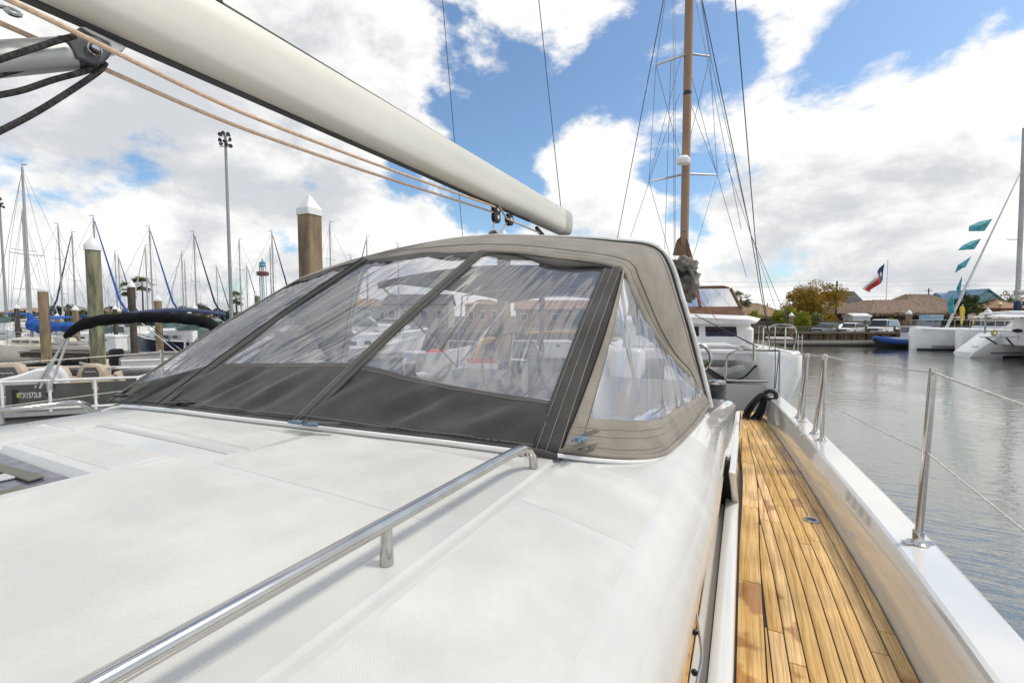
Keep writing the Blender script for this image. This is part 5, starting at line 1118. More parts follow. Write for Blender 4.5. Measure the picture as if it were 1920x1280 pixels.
def house(px, d, w, hw_, hr, dp, wm, rm, label, rz=0., gable='side', z0=GZ, nwin=3, win=True, overh=.4, name='house', winm=glassd, frame=whitep):
    """walls, pitched roof, each window with frame; local x along the front"""
    p = G(px, d, z0); t = thing(name, label, 'building', p, YAW + rz); M = Matrix.Rotation(YAW + rz, 3, 'Z')
    T = lambda x, y, z: p + Vector((x, y, z))
    t.rotation_euler = (0, 0, 0); T = lambda x, y, z: p + M @ Vector((x, y, z))
    MB().rings([[T(-w / 2, 0, 0), T(w / 2, 0, 0), T(w / 2, dp, 0), T(-w / 2, dp, 0)], [T(-w / 2, 0, hw_), T(w / 2, 0, hw_), T(w / 2, dp, hw_), T(-w / 2, dp, hw_)]]).build('wall', wm, t, smooth=False)
    o_ = overh
    if gable == 'side':   # ridge along x
        pr = [(-o_, hw_ - o_ * .5), (dp / 2, hw_ + hr), (dp + o_, hw_ - o_ * .5), (dp + o_, hw_ - o_ * .5 + .25), (dp / 2, hw_ + hr + .28), (-o_, hw_ - o_ * .5 + .25)]
        MB().rings([[T(-w / 2 - o_, y, z) for y, z in pr], [T(w / 2 + o_, y, z) for y, z in pr]]).build('roof', rm, t, smooth=False)
        MB().add([T(-w / 2, 0, hw_), T(-w / 2, dp, hw_), T(-w / 2, dp / 2, hw_ + hr), T(w / 2, 0, hw_), T(w / 2, dp, hw_), T(w / 2, dp / 2, hw_ + hr)], [[0, 1, 2], [3, 4, 5]]).build('gable', wm, t, smooth=False)
    elif gable == 'hip':
        MB().add([T(-w / 2 - o_, -o_, hw_), T(w / 2 + o_, -o_, hw_), T(w / 2 + o_, dp + o_, hw_), T(-w / 2 - o_, dp + o_, hw_), T(-w / 2 + dp * .45, dp / 2, hw_ + hr), T(w / 2 - dp * .45, dp / 2, hw_ + hr)], [[0, 1, 5, 4], [1, 2, 5], [2, 3, 4, 5], [3, 0, 4], [0, 3, 2, 1]]).build('roof', rm, t, smooth=False)
    else:                 # gable faces front
        pr = [(-w / 2 - o_, hw_ - o_ * .5), (0, hw_ + hr), (w / 2 + o_, hw_ - o_ * .5), (w / 2 + o_, hw_ - o_ * .5 + .25), (0, hw_ + hr + .28), (-w / 2 - o_, hw_ - o_ * .5 + .25)]
        MB().rings([[T(x, -o_, z) for x, z in pr], [T(x, dp, z) for x, z in pr]]).build('roof', rm, t, smooth=False)
        MB().add([T(-w / 2, 0, hw_), T(w / 2, 0, hw_), T(0, 0, hw_ + hr)], [[0, 1, 2]]).build('gable', wm, t, smooth=False)
    if win:
        for k in range(nwin):
            x = lerp(-w / 2, w / 2, (k + .5) / nwin); f_ = MB().box(T(x, -.05, hw_ * .55), (w / nwin * .45, .12, hw_ * .42), YAW + rz).build('window', frame, t, smooth=False); MB().box(T(x, -.12, hw_ * .55), (w / nwin * .36, .05, hw_ * .34), YAW + rz).build('pane', winm, f_, smooth=False)
    return t
house(112, 150, 10, 3.8, 2.0, 9, brick, mat('olive_shingle', (.22, .22, .17), .9), 'brick house with olive hip roof on the left bank', gable='hip')
house(190, 160, 9, 3.4, 1.2, 9, creamw, tileroof, 'low cream house behind the round greenish piling', gable='side')
house(30, 165, 14, 3.4, 1.8, 10, creamw, tileroof, 'cream house with tiled roof at the far left', gable='hip'); house(338, 170, 9, 3.2, 1.2, 9, orangew, tileroof, 'low orange house right of the palms', gable='side')
house(540, 150, 24, 3.6, 1.6, 10, creamw, tileroof, 'long cream building behind the left end of the hood', gable='hip', nwin=6)
house(905, 78, 6, 4.2, 1.0, 9, orangew, tileroof, 'orange two-storey building seen through the hood windows', gable='hip', nwin=3)
house(1040, 95, 16, 3.6, 1.8, 10, orangew, tileroof, 'long tan building with tiled roof seen through the right hood window', gable='side', nwin=5)
house(780, 85, 12, 4.4, 1.8, 9, creamw, slate, 'cream building seen through the middle hood window', gable='side', nwin=4)
house(660, 95, 16, 4.2, 1.8, 10, creamw, tileroof, 'pale building seen through the middle hood window beside a piling', gable='hip', nwin=5)
# things seen through the clear vinyl
dq = thing('fuel_dock', 'grey concrete dock seen through the right hood window', 'dock', G(950, 20, 0)); MB().box(G(940, 21, .35), (14, 3.4, .7), YAW).build('slab', mat('grey_concrete', (.28, .28, .28), .9), dq, bev=.05); MB().box(G(940, 21, .75), (14.1, 3.5, .1), YAW).build('kerb_edge', woodd, dq, smooth=False)
sl2 = thing('yellow_slide', 'yellow curved slide with red and white base seen through the hood', 'slide', G(912, 17.5, .8)); ym = flat('yellow_plastic', (.55, .33, .02), .35)
MB().tube(curve([atd(*p, 17.5) for p in ((890, 705), (893, 665), (905, 642), (925, 637), (942, 650), (946, 680), (944, 705))], 30), .17, 10, ry=.6).build('chute', ym, sl2)
MB().box(atd(905, 690, 16.8), (1.15, .5, .5), YAW).build('base_box', whitep, sl2, bev=.03); MB().box(atd(906, 676, 16.5), (1.17, .06, .17), YAW).build('red_band', flat('red_band', (.55, .03, .03)), sl2, smooth=False)
rd = thing('covered_dinghy', 'white dinghy under a red domed cover seen through the hood', 'dinghy', G(822, 19, 0)); h_ = hull_mb(2.8, 1.5, .6).xf(Matrix.Translation(G(822, 19, .45)) @ Matrix.Rotation(YAW, 4, 'Z')).build('hull', gelf, rd)
MB().sphere(atd(822, 672, 19), 1, 14, 8, (.85, .6, .42)).build('cover', flat('red_canvas', (.55, .03, .04), .8), rd)
oc = thing('orange_canopy', 'long low boat under an orange canopy seen through the right hood window', 'boat', G(1052, 27, 0)); MB().grid(lambda u, v: G(1052, 27, 0) + RGT * lerp(-2.2, 2.2, u) + FWD * lerp(-1, 1, v) + Vector((0, 0, 1.55 + .12 * math.sin(math.pi * u))), 8, 4).build('canopy', flat('orange_canvas', (.5, .17, .04), .8), oc, thick=.08)
hull_mb(5.5, 2.0, .7).xf(Matrix.Translation(G(1052, 27, 0)) @ Matrix.Rotation(YAW, 4, 'Z')).build('hull', gelf, oc)
for s in (-1, 1): MB().tube([G(1052, 27, .6) + RGT * 2.0 * s - FWD * .9, G(1052, 27, 1.55) + RGT * 2.0 * s - FWD * .9], .04, 6).build('post', steel, oc)
dockbox(1045, 19.8, 1.1, .75, 'white dock box seen through the right hood window', z0=.8); dockbox(985, 20.6, 1.0, .7, 'grey dock box beside the yellow slide', z0=.8, m=mat('grey_box', (.35, .36, .37), .5))
# ================================================================ catamaran lying astern, bow towards us
CA = R(-14); cb_ = W(5.55, 13.2, 0); CM = Matrix.Translation(cb_) @ Matrix.Rotation(YAW + CA, 4, 'Z')
cat = thing('catamaran', 'white catamaran with brown mast and brown canvas enclosure lying astern', 'catamaran', cb_)
T = lambda x, y, z: CM @ Vector((x, y, z))
crz = YAW + CA
for s in (-1, 1):
    rs = []
    for y, w, wz, zt in ((0, .30, .04, 1.50), (.10, .46, .08, 1.58), (.5, .58, .20, 1.60), (1.6, .66, .38, 1.62), (4, .72, .5, 1.62), (9, .72, .52, 1.55), (12, .66, .5, 1.2), (12.2, .6, .45, .7)):
        c = 2.15 * s; pr = [(-w * .86, zt), (-w, zt - .1), (-w, zt * .6), (-lerp(w, wz, .6), .35), (-wz, -.05), (-wz * .6, -.5), (wz * .6, -.5), (wz, -.05), (lerp(w, wz, .6), .35), (w, zt * .6), (w, zt - .1), (w * .86, zt)]
        rs.append([T(c + x, y, z) for x, z in pr])
    h = MB().rings(rs).build('hull', gel, cat, ang=50)
    MB().rings([[T(2.15 * s + x, y, z) for x, z in ((-w - .004, .13), (-w - .004, -.12), (w + .004, -.12), (w + .004, .13))] for y, w in ((-.01, .07), (.5, .27), (1.6, .47), (4, .59), (9, .61), (12, .58))]).build('boot_stripe', black, h)
# bridgedeck with rounded front, crossbeam
MB().rings([[T(x, y, z) for x, z in ((-1.6, 1.55), (-1.55, zb), (1.55, zb), (1.6, 1.55), (1.2, zt), (-1.2, zt))] for y, zb, zt in ((2.6, 1.1, 1.6), (3.0, .85, 1.66), (3.6, .75, 1.68), (11, .75, 1.6))]).build('bridge_deck', gelf, cat, ang=50)
MB().tube([T(-2.1, .9, 1.5), T(2.1, .9, 1.5)], .09, 10).build('crossbeam', gelf, cat)
for k in range(9): MB().tube([T(-1.5, 1.0 + k * .19, 1.5), T(1.5, 1.0 + k * .19, 1.5)], .008, 4).build('trampoline_cord', black, cat)
# cabin with tinted windows
cbn = MB().rings([[T(x, y, z) for x, z in ((-w, 1.55), (-w + .05, zt), (w - .05, zt), (w, 1.55))] for y, w, zt in ((3.4, 2.0, 1.62), (3.75, 2.2, 2.38), (9.5, 2.35, 2.40))]).build('cabin', gelf, cat, smooth=False)
for x in (-1.3, -.1, 1.15): MB().box(T(x, 3.62, 2.04), (1.02 if x < 1 else 1.05, .05, .42), M=Matrix.Rotation(crz, 3, 'Z') @ Matrix.Rotation(R(-25), 3, 'X')).build('front_window', purple, cbn, smooth=False)
for s in (-1, 1):
    for k in range(3): MB().box(T(2.27 * s, 4.8 + k * 1.4, 2.02), (.06, 1.15, .4), crz).build('side_window', purple, cbn, smooth=False)
rs = []
for y, w, z in ((3.35, 1.7, 2.40), (3.25, 2.2, 2.44), (3.6, 2.4, 2.55), (6, 2.5, 2.62), (10, 2.4, 2.55)):
    rs.append([T(-w, y, z - .10), T(-w - .04, y, z - .04), T(-w * .9, y, z + .03), T(0, y, z + .12), T(w * .9, y, z + .03), T(w + .04, y, z - .04), T(w, y, z - .10)])
MB().rings(rs).build('cabin_roof', gelf, cat, ang=50)
# flybridge enclosure in brown canvas with clear windows
EY = 4.6
def quad(a, b, c, d, name, m, par, th=.02): return MB().add([T(*a), T(*b), T(*c), T(*d)], [[0, 1, 2, 3]]).build(name, m, par, smooth=False, thick=th)
enc = MB().rings([[T(x, y, z) for x, z in ((-1.75, 3.62), (-1.7, 3.72), (-1.5, 3.78), (1.5, 3.78), (1.7, 3.72), (1.75, 3.62))] for y in (5.2, 5.3, 8.2, 8.3)]).build('enclosure_roof', browncv, cat, ang=50)
zb0, zt0 = 2.62, 3.66
for s in (-1, 1):
    quad((s * 2.15, EY, zb0), (s * 2.15, 8.5, zb0), (s * 2.05, 8.4, zb0 + .33), (s * 2.03, EY + .25, zb0 + .33), 'side_skirt', browncv, enc)
    quad((s * 2.03, EY + .25, zb0 + .33), (s * 2.05, 8.4, zb0 + .33), (s * 1.75, 8.3, zt0), (s * 1.75, 5.2, zt0), 'side_window', vinyl, enc, 0)
quad((-2.15, EY, zb0), (2.15, EY, zb0), (2.03, EY + .25, zb0 + .33), (-2.03, EY + .25, zb0 + .33), 'front_skirt', browncv, enc)
quad((-2.03, EY + .25, zb0 + .33), (2.03, EY + .25, zb0 + .33), (1.75, 5.2, zt0), (-1.75, 5.2, zt0), 'front_window', vinyl, enc, 0)
for x0, x1 in ((-2.05, -1.76), (-.72, -.62), (.62, .54), (2.05, 1.76)): MB().tube([T(x0, EY + .23, zb0 + .32), T(x1, 5.19, zt0)], .06, 6).build('canvas_post', browncv, enc)
for s in (-1, 1): MB().tube([T(2.04 * s, 8.4, zb0 + .32), T(1.75 * s, 8.28, zt0)], .06, 6).build('canvas_post', browncv, enc)
MB().box(T(.6, 6.8, 2.95), (.6, .5, .6), crz).build('helm_seat', mat('red_brown_seat', (.25, .07, .05), .6), cat, bev=.06)
# mast in brown cover, spreaders, radar, rigging
mp_ = W(0, 0, 0); md = 16.6; m0 = atd(1281, 545, md); mtop = Vector((m0.x, m0.y, 20.5)); brown_mast = mat('brown_mast_cover', (.36, .22, .14), .7, vscale=1.2, stretch=(1, 1, .2))
mst = MB().tube([Vector((m0.x, m0.y, 1.6)), mtop], .115, 12, ry=1.25).build('mast', brown_mast, cat); MB().tube([Vector((m0.x, m0.y, 1.6)) + RGT * .1 + FWD * .02, mtop + RGT * .1 + FWD * .02], .035, 6).build('sail_track', gelf, mst)
zs = (ZA(326, md), ZA(101, md)); spr = []
for z, l, r_ in ((zs[0], (1217, 341), (1345, 328)), (zs[1], (1230, 122), (1331, 106))):
    a = atd(*l, md - .3); b = atd(*r_, md + .2); c = Vector((m0.x, m0.y, z)); spr.append((a, b)); MB().tube([a, c, b], [.028, .045, .028], 6).build('spreader', alum, mst)
rz_ = atd(1281, 303, md - .35); rd_ = MB().lathe([(.05, -.1), (.2, -.08), (.24, 0), (.24, .08), (.16, .17), (.02, .18)], rz_, 16).build('radar_dome', gelf, mst); MB().tube([rz_, Vector((m0.x, m0.y, rz_.z - .12))], .04, 6).build('bracket', alum, rd_)
MB().sphere(Vector((m0.x, m0.y, ZA(175, md))), .16, 8, 5, (1, 1, .8)).build('steaming_light', dark, mst)
md2 = md
def wr(name, pts, r_=.011, m=wire): MB().tube([atd(px, py, d) for px, py, d in pts], r_, 4).build(name, m, mst)
for pts in (((1217, 341, md - .3), (1275, 175, md)), ((1345, 328, md), (1287, 175, md)), ((1230, 122, md), (1275, 295, md)), ((1331, 106, md), (1285, 295, md)), ((1217, 341, md), (1262, 500, md - 1)), ((1345, 328, md), (1300, 480, md - 1)), ((1345, 328, md), (1400, 520, md)), ((1217, 341, md), (1182, 445, md)),
            ((1230, 122, md), (1250, -20, md)), ((1331, 106, md), (1310, -20, md)), ((1230, 122, md), (1217, 341, md)), ((1331, 106, md), (1345, 328, md)), ((1276, 110, md), (1216, 341, md - 1)), ((1288, 110, md), (1345, 330, md)), ((1262, -20, md), (1264, 480, md - 2)), ((1266, -20, md), (1266, 490, md - 2)), ((1258, 110, md), (1246, 480, md)), ((1300, -20, md), (1390, 430, md - 1))): wr('shroud', pts, .008)
wr('lazy_line', ((1292, 455, md), (1297, 520, md - 1), (1310, 560, md - 1.5), (1345, 600, md - 2)), .012, flat('orange_line', (.45, .10, .04)))
# brown sail bag flaps at the mast foot
for pts in (((1262, 478), (1270, 450), (1276, 444), (1278, 480)), ((1287, 448), (1300, 490), (1303, 520), (1290, 520))): MB().add([atd(*p, md - .3) for p in pts], [[0, 1, 2, 3]]).build('sail_bag', browncv, cat, smooth=False, thick=.12)
tg = MB().add([atd(*p, md - .25) for p in ((1278, 432), (1284, 428), (1284, 436))], [[0, 1, 2]]).build('sail_tag', flat('teal_print', (.02, .18, .18)), mst, thick=.01)
# pulpit with seat, fenders, forestay bridle
def crod(pts, r_, name, m=steel, par=None): return MB().tube(pts, r_, 6).build(name, m, par or cat)
pz = 1.6; PB = [T(x, y, z) for x, y, z in ((1.85, .35, pz), (1.85, .35, 2.28), (2.45, .3, 2.28), (2.45, .3, pz))]
pu = crod(curve(PB, 24), .02, 'pulpit'); crod([T(1.85, .35, 1.95), T(2.45, .3, 1.95)], .018, 'cross_bar', par=pu); MB().box(T(2.15, .6, 1.96), (.6, .4, .04), crz).build('seat', gelf, pu, bev=.01)
crod([T(1.85, 1.0, pz), T(1.85, 1.0, 2.25), T(1.85, .35, 2.28)], .02, 'rail', par=pu); crod([T(2.45, 1.0, pz), T(2.45, 1.0, 2.25), T(2.45, .3, 2.28)], .02, 'rail', par=pu)
for x, y in ((1.75, 2.2), (1.95, 3.0)): MB().tube([T(x, y, 1.66), T(x, y, 1.75), T(x, y, 2.15), T(x, y, 2.22)], [.06, .13, .13, .05], 10).build('fender', gelf, cat)
for x, y in ((2.6, 2.5), (2.62, 4.5), (1.5, 1.6)): crod([T(x, y, 1.6), T(x, y, 2.25)], .014, 'stanchion')
crod([T(2.45, .9, 2.25), T(2.6, 2.5, 2.24), T(2.62, 4.5, 2.24)], .006, 'lifeline', ropew)
crod([atd(1478, 605, 13.6), atd(1408, 440, 14.5), atd(1360, 300, 15)], .008, 'line', wire)
MB().tube(curve([T(1.55, .5, 1.15), T(1.2, .6, .75), T(.6, 1, .55), T(0, 1.4, .5)], 20), .03, 7).build('bridle_line', black, cat)
# ================================================================ far bank, right
def vcar(px, d, label, body, L=4.6, Wd=1.85, H=1.75, suv=False, rz=0., z0=GZ):
    p = G(px, d, z0 + .006); M = Matrix.Translation(p) @ Matrix.Rotation(YAW + rz, 4, 'Z'); t = thing('parked_car', label, 'car', p, 0, 'cars parked by the bulkhead')
    K = lambda x, y, z: M @ Vector((x, y, z)); hw = Wd / 2   # front faces -y
    sec = lambda y, wd, z0_, z1: [K(-wd, y, z0_), K(-wd * 1.02, y, (z0_ + z1) / 2), K(-wd * .94, y, z1), K(wd * .94, y, z1), K(wd * 1.02, y, (z0_ + z1) / 2), K(wd, y, z0_)]
    hood = 1.05 if suv else .88
    MB().rings([sec(0, hw * .86, .42, hood * .82), sec(.12, hw * .95, .32, hood * .93), sec(1.1, hw, .28, hood), sec(3.6, hw, .28, hood + .06), sec(L - .12, hw * .97, .32, hood + .02), sec(L, hw * .9, .45, hood * .9)]).build('body', body, t, ang=40)
    roofz = H; cab = [(1.05, hw * .9, hood - .03), (1.75, hw * .74, roofz - .06), (2.3, hw * .76, roofz), (L - (.5 if suv else 1.1), hw * .76, roofz - .04), (L - .12, hw * .9, hood - .03)]
    rs = []
    MB().rings([[K(-w, y, hood - .05), K(-w * (1 if z < hood else .98), y, z), K(w * (1 if z < hood else .98), y, z), K(w, y, hood - .05)] for y, w, z in cab]).build('cabin', body, t, ang=50)
    MB().add([K(-hw * .84, 1.07, hood + .04), K(hw * .84, 1.07, hood + .04), K(hw * .70, 1.66, roofz - .10), K(-hw * .70, 1.66, roofz - .10)], [[0, 1, 2, 3]]).build('windscreen', glassd, t, smooth=False, thick=.03)
    for s in (-1, 1):
        MB().add([K(s * hw * .93, 1.35, hood + .03), K(s * hw * .93, L - .7, hood + .03), K(s * hw * .79, L - .8, roofz - .12), K(s * hw * .79, 1.85, roofz - .12)], [[0, 1, 2, 3]]).build('side_glass', glassd, t, smooth=False, thick=.03)
        MB().box(K(s * hw * .68, .04, hood * .72), (.36, .1, .14), YAW + rz).build('headlight', flat('lamp_glass', (.6, .6, .6), .15), t, bev=.02); MB().box(K(s * hw * 1.08, 1.4, hood + .1), (.2, .1, .14), YAW + rz).build('mirror', body, t, bev=.03)
        for y in (.85, L - .9):
            c = K(s * hw * .9, y, .34); Mw = Matrix.Rotation(YAW + rz, 3, 'Z') @ Matrix.Rotation(R(90), 3, 'Y')
            wl_ = MB().rings([[c + Mw @ Vector((r_ * math.cos(a), r_ * math.sin(a), z)) for a in [2 * math.pi * k / 14 for k in range(14)]] for r_, z in ((.3, -.12), (.34, -.1), (.34, .1), (.3, .12))]).build('wheel', black, t)
            MB().rings([[c + Mw @ Vector((r_ * math.cos(a), r_ * math.sin(a), z)) for a in [2 * math.pi * k / 12 for k in range(12)]] for r_, z in ((.2, -.13), (.2, .13))]).build('rim', alu, wl_)
    MB().box(K(0, -.02, hood * .68), (Wd * .5, .06, .2), YAW + rz).build('grille', dark, t, smooth=False); MB().box(K(0, -.04, .42), (Wd * .88, .14, .18), YAW + rz).build('bumper', body, t, bev=.04); MB().box(K(0, -.12, .46), (.4, .02, .12), YAW + rz).build('plate', whitep, t, smooth=False)
silver = mat('silver_paint', (.42, .43, .45), .25, .3, vscale=.8); wcar = mat('white_car_paint', (.80, .80, .79), .2, coat=.5, vscale=.8); greyc = mat('grey_car_paint', (.16, .17, .19), .25, .2, coat=.4, vscale=.8)
vcar(1534, 52, 'grey sedan parked left of the other two cars', greyc, H=1.42, rz=R(-60)); vcar(1580, 52, 'white sedan parked between the grey sedan and the large car', wcar, H=1.45, rz=R(-58)); vcar(1638, 51, 'large white sport utility car parked behind the bulkhead rail', wcar, 5.0, 2.0, 1.85, True, rz=R(-58))
# board fence behind the cars: each board its own piece
fn = thing('board_fence', 'weathered fence of wide horizontal boards behind the parked cars', 'fence', G(1600, 60, GZ)); fl_ = 60; x0 = 31.5
rf = random.Random(3)
for k in range(11):
    c = x0 + k * 2.5; MB().box(W(c, fl_ - .06, GZ + .85), (.16, .16, 1.75), YAW).build('post', fencem, fn, smooth=False)
    if k < 10:
        for j in range(5): MB().box(W(c + 1.25, fl_ + rf.uniform(-.012, .012), GZ + .2 + j * .31), (2.46, .045, .285), YAW).build('board', fencem, fn, smooth=False)
# thatched buildings
def hipthatch(px, d, w, dp, zw, zr, wm, rm, label, left=.35, right=.35, over=1.0, posts=0, sag=.0, fringe=True):
    p = G(px, d, GZ); t = thing('thatched_building', label, 'building', p); M = Matrix.Rotation(YAW, 3, 'Z'); K = lambda x, y, z: p + M @ Vector((x, y, z))
    MB().box(K(0, dp / 2, zw / 2), (w, dp, zw), YAW).build('wall', wm, t, smooth=False)
    m = MB(); nx, ny = 40, 8; rr_ = random.Random(px)
    def rf_(u, v):  # front slope
        x = lerp(-w / 2 - over, w / 2 + over, u); xr = lerp(-w / 2 + w * left, w / 2 - w * right, u); y = lerp(-over, dp / 2, v); z = lerp(zw - over * .45, zr, v ** .92)
        j = rr_.uniform(-.07, .07) * (1 if v > 0 else 2.2); return K(lerp(x, xr, v), y, z + j + .12 * math.sin(u * 9 + px) * (1 - v))
    m.grid(rf_, nx, ny); m.grid(lambda u, v: K(lerp(lerp(-w / 2 - over, w / 2 + over, u), lerp(-w / 2 + w * left, w / 2 - w * right, u), v), lerp(dp + over, dp / 2, v), lerp(zw - over * .45, zr, v ** .92)), 8, 3)
    for s, sh_ in ((-1, left), (1, right)):
        xr = s * (w / 2 - w * sh_); m.grid(lambda u, v, s=s, xr=xr: K(lerp(s * (w / 2 + over), xr, v), lerp(lerp(-over, dp + over, u), dp / 2, v), lerp(zw - over * .45, zr, v ** .92) + rr_.uniform(-.05, .05)), 10, 6)
    rf0 = m.build('roof', rm, t, thick=.3, smooth=False)
    if fringe:
        fm = MB()
        for k in range(260):
            x = rr_.uniform(-w / 2 - over, w / 2 + over); z = zw - over * .45; a = K(x, -over + rr_.uniform(-.1, .1), z + .15); fm.add([a, a + M @ Vector((.22, 0, 0)), a + M @ Vector((rr_.uniform(-.1, .3), -.15, -rr_.uniform(.35, .75)))], [[0, 1, 2]])
        f0 = fm.build('fringe', rm, rf0, smooth=False, recalc=False); f0['kind'] = 'stuff'
    for k in range(posts): MB().tube([K(lerp(-w / 2, w / 2, k / max(1, posts - 1)), -over * .7, 0), K(lerp(-w / 2, w / 2, k / max(1, posts - 1)), -over * .7, zw - .2)], .13, 7).build('post', trunkm, t)
    for k in range(4): MB().box(K(lerp(-w / 2, w / 2, (k + .5) / 4), -.05, zw * .52), (w * .12, .12, zw * .4), YAW).build('opening', black, t, smooth=False)
    return t
hipthatch(1700, 76, 12, 8, 3.1, 4.9, brownw, thatch, 'long low thatched hut behind the tall capped piling', .3, .05, 1.2, 4)
hipthatch(1648, 82, 10, 8, 3.0, 5.0, brownw, thatch, 'thatched hut with sloping left roof behind the large white car', .45, .1, 1.2, 3)
hipthatch(1757, 84, 8.5, 9, 3.7, 6.3, mat('red_brown_wall', (.24, .07, .05), .9), thatch, 'tallest thatched hut with red gable wall behind the teal pennants', .25, .2, 1.2, 3)
hipthatch(1570, 96, 12, 9, 3.0, 6.0, brownw, thatcht, 'tan thatched roof behind the amber tree', .3, .4, 1.2, 2)
hipthatch(1430, 92, 9, 8, 2.5, 4.8, brownw, thatcht, 'low tan thatched roof behind the yellow-green bush', .35, .4, 1.2, 2)
hipthatch(1395, 88, 5, 5, 2.6, 3.5, brownw, thatcht, 'small tan thatched awning beside the catamaran cabin', .2, .2, .8, 3)
house(1400, 105, 6, 3.4, 2.3, 8, creamw, slate, 'grey gabled cottage behind the catamaran cabin', gable='front', nwin=1, rz=R(-20))
house(1592, 110, 7, 4.9, 3.2, 8, mat('brown_gable', (.16, .12, .09), .9), slate, 'dark pitched roof rising right of the amber tree', gable='side', nwin=1, win=False)
house(1616, 66, 2.5, 2.1, .25, 2, whitep, whitep, 'small white hut with flat roof behind the board fence', gable='side', nwin=1, overh=.15)
house(1848, 105, 8, 5.4, 2.8, 9, blueh, blueroof, 'pale blue house with blue gabled roof at the right', gable='front', nwin=1)
house(1825, 112, 11, 5.6, 2.2, 8, blueh, blueroof, 'blue roofed wing left of the blue gabled house', gable='side', nwin=3)
house(1900, 80, 5, 3.6, 1.6, 6, brick, tileroof, 'brick building beside the grey mast at the right edge', gable='hip', nwin=2)
hipthatch(1862, 74, 5, 4, 1.9, 2.6, mat('gazebo_wood', (.2, .16, .12), .9), mat('gazebo_roof', (.42, .36, .29), .9), 'tan roofed open pavilion below the blue house', .3, .3, .6, 4, fringe=False)
bx_ = thing('service_shed', 'pale blue-grey shed standing right of the tall capped piling', 'shed', G(1742, 50, GZ)); MB().box(G(1742, 50, GZ + .85), (1.6, 1.2, 1.7), YAW).build('body', mat('shed_grey', (.33, .38, .44), .7), bx_, smooth=False); MB().box(G(1746, 49.8, GZ + 2.05), (1.5, 1.3, .6), YAW).build('tank', mat('shed_blue', (.38, .55, .66), .6), bx_, bev=.03)
# trees and shrubs, right
tree(1522, 527, 600, 70, 128, leaf_or, 'wide amber-leaved tree beside the utility pole', n=11000, leaf=.15, seed=1, lm2=leaf_ye)
tree(1480, 574, 618, 56, 78, leaf_yg, 'dense yellow-green bush behind the left capped piling', 'shrub', 5000, .13, 2, tr=False)
tree(1528, 585, 614, 57, 34, leaf_lt, 'pale grey-green shrub right of the yellow-green bush', 'shrub', 900, .15, 3, tr=False)
tree(1672, 594, 606, 61, 20, leaf_yg, 'small bright green plant above the board fence', 'shrub', 350, .12, 4, tr=False)
tree(1812, 551, 592, 72, 54, leaf_gr, 'round green tree left of the blue house', n=2000, leaf=.17, seed=5)
tree(1895, 545, 592, 95, 64, leaf_lt, 'pale green tree at the right edge behind the grey mast', n=1400, leaf=.25, seed=6)
tree(1862, 562, 600, 84, 84, leaf_gr, 'spreading green tree in front of the blue house', n=2200, leaf=.2, seed=7)
tree(1413, 580, 604, 80, 30, leaf_yg, 'small light green tree right of the cottage', n=500, leaf=.2, seed=8); tree(1555, 585, 606, 64, 30, leaf_ye, 'low orange-leaved shrub left of the utility pole foot', 'shrub', 500, .14, 9, tr=False)
tree(1770, 592, 612, 58, 40, leaf_dk, 'dark low shrub under the tallest thatched hut', 'shrub', 500, .16, 10, tr=False)
# flag on pole
fp = thing('flag_pole', 'flagpole flying a red, white and blue flag with one white star', 'flag', G(1660, 86, GZ)); fx = G(1660, 86, GZ); zt = ZA(489, 86)
MB().tube([fx, Vector((fx.x, fx.y, zt))], [.10, .06], 8).build('pole', whitep, fp); MB().sphere((fx.x, fx.y, zt + .08), .11, 8, 5).build('finial', steel, fp)
fa, fb = atd(1659, 494, 86), atd(1658, 524, 86); fc, fd_ = atd(1629, 548, 86), atd(1620, 541, 86)
def flagp(u, v):  # u along the fly, v down the hoist
    t_ = lerp(lerp(fa, fb, v), lerp(fd_, fc, v), u); t_ = t_ + RGT * (.18 * math.sin(u * 7 + v)) * 0 + FWD * (.35 * math.sin(u * 8 + v * 2)) + Vector((0, 0, .12 * math.sin(u * 6) * (1 - u))); return t_
for nm, u0, u1, v0, v1, m in (('blue_field', 0, .34, 0, 1, flat('flag_blue', (.03, .06, .16), .8)), ('white_stripe', .34, 1, 0, .5, flat('flag_white', (.7, .7, .7), .8)), ('red_stripe', .34, 1, .5, 1, flat('flag_red', (.55, .05, .05), .8))):
    # stripes follow the cloth: as the flag droops, the upper stripe is the narrow pale edge
    vv0, vv1 = (v0, v1) if nm == 'blue_field' else ((0, .36) if nm == 'white_stripe' else (.36, 1)); MB().grid(lambda u, v: flagp(lerp(u0, u1, u), lerp(vv0, vv1, v)), 14, 8).build(nm, m, fp, thick=.02)
sc_ = flagp(.17, .5) - FWD * .03; u_ = (flagp(.3, .5) - flagp(.05, .5)).normalized(); v_ = (flagp(.17, .2) - flagp(.17, .8)).normalized()
MB().add([sc_] + [sc_ + (u_ * math.sin(a) + v_ * math.cos(a)) * (.62 if k % 2 == 0 else .25) - FWD * .06 for k, a in enumerate([2 * math.pi * k / 10 for k in range(10)])], [[0, 1 + k, 1 + (k + 1) % 10] for k in range(10)]).build('star', flat('flag_white', (.7, .7, .7), .8), fp, thick=.02)
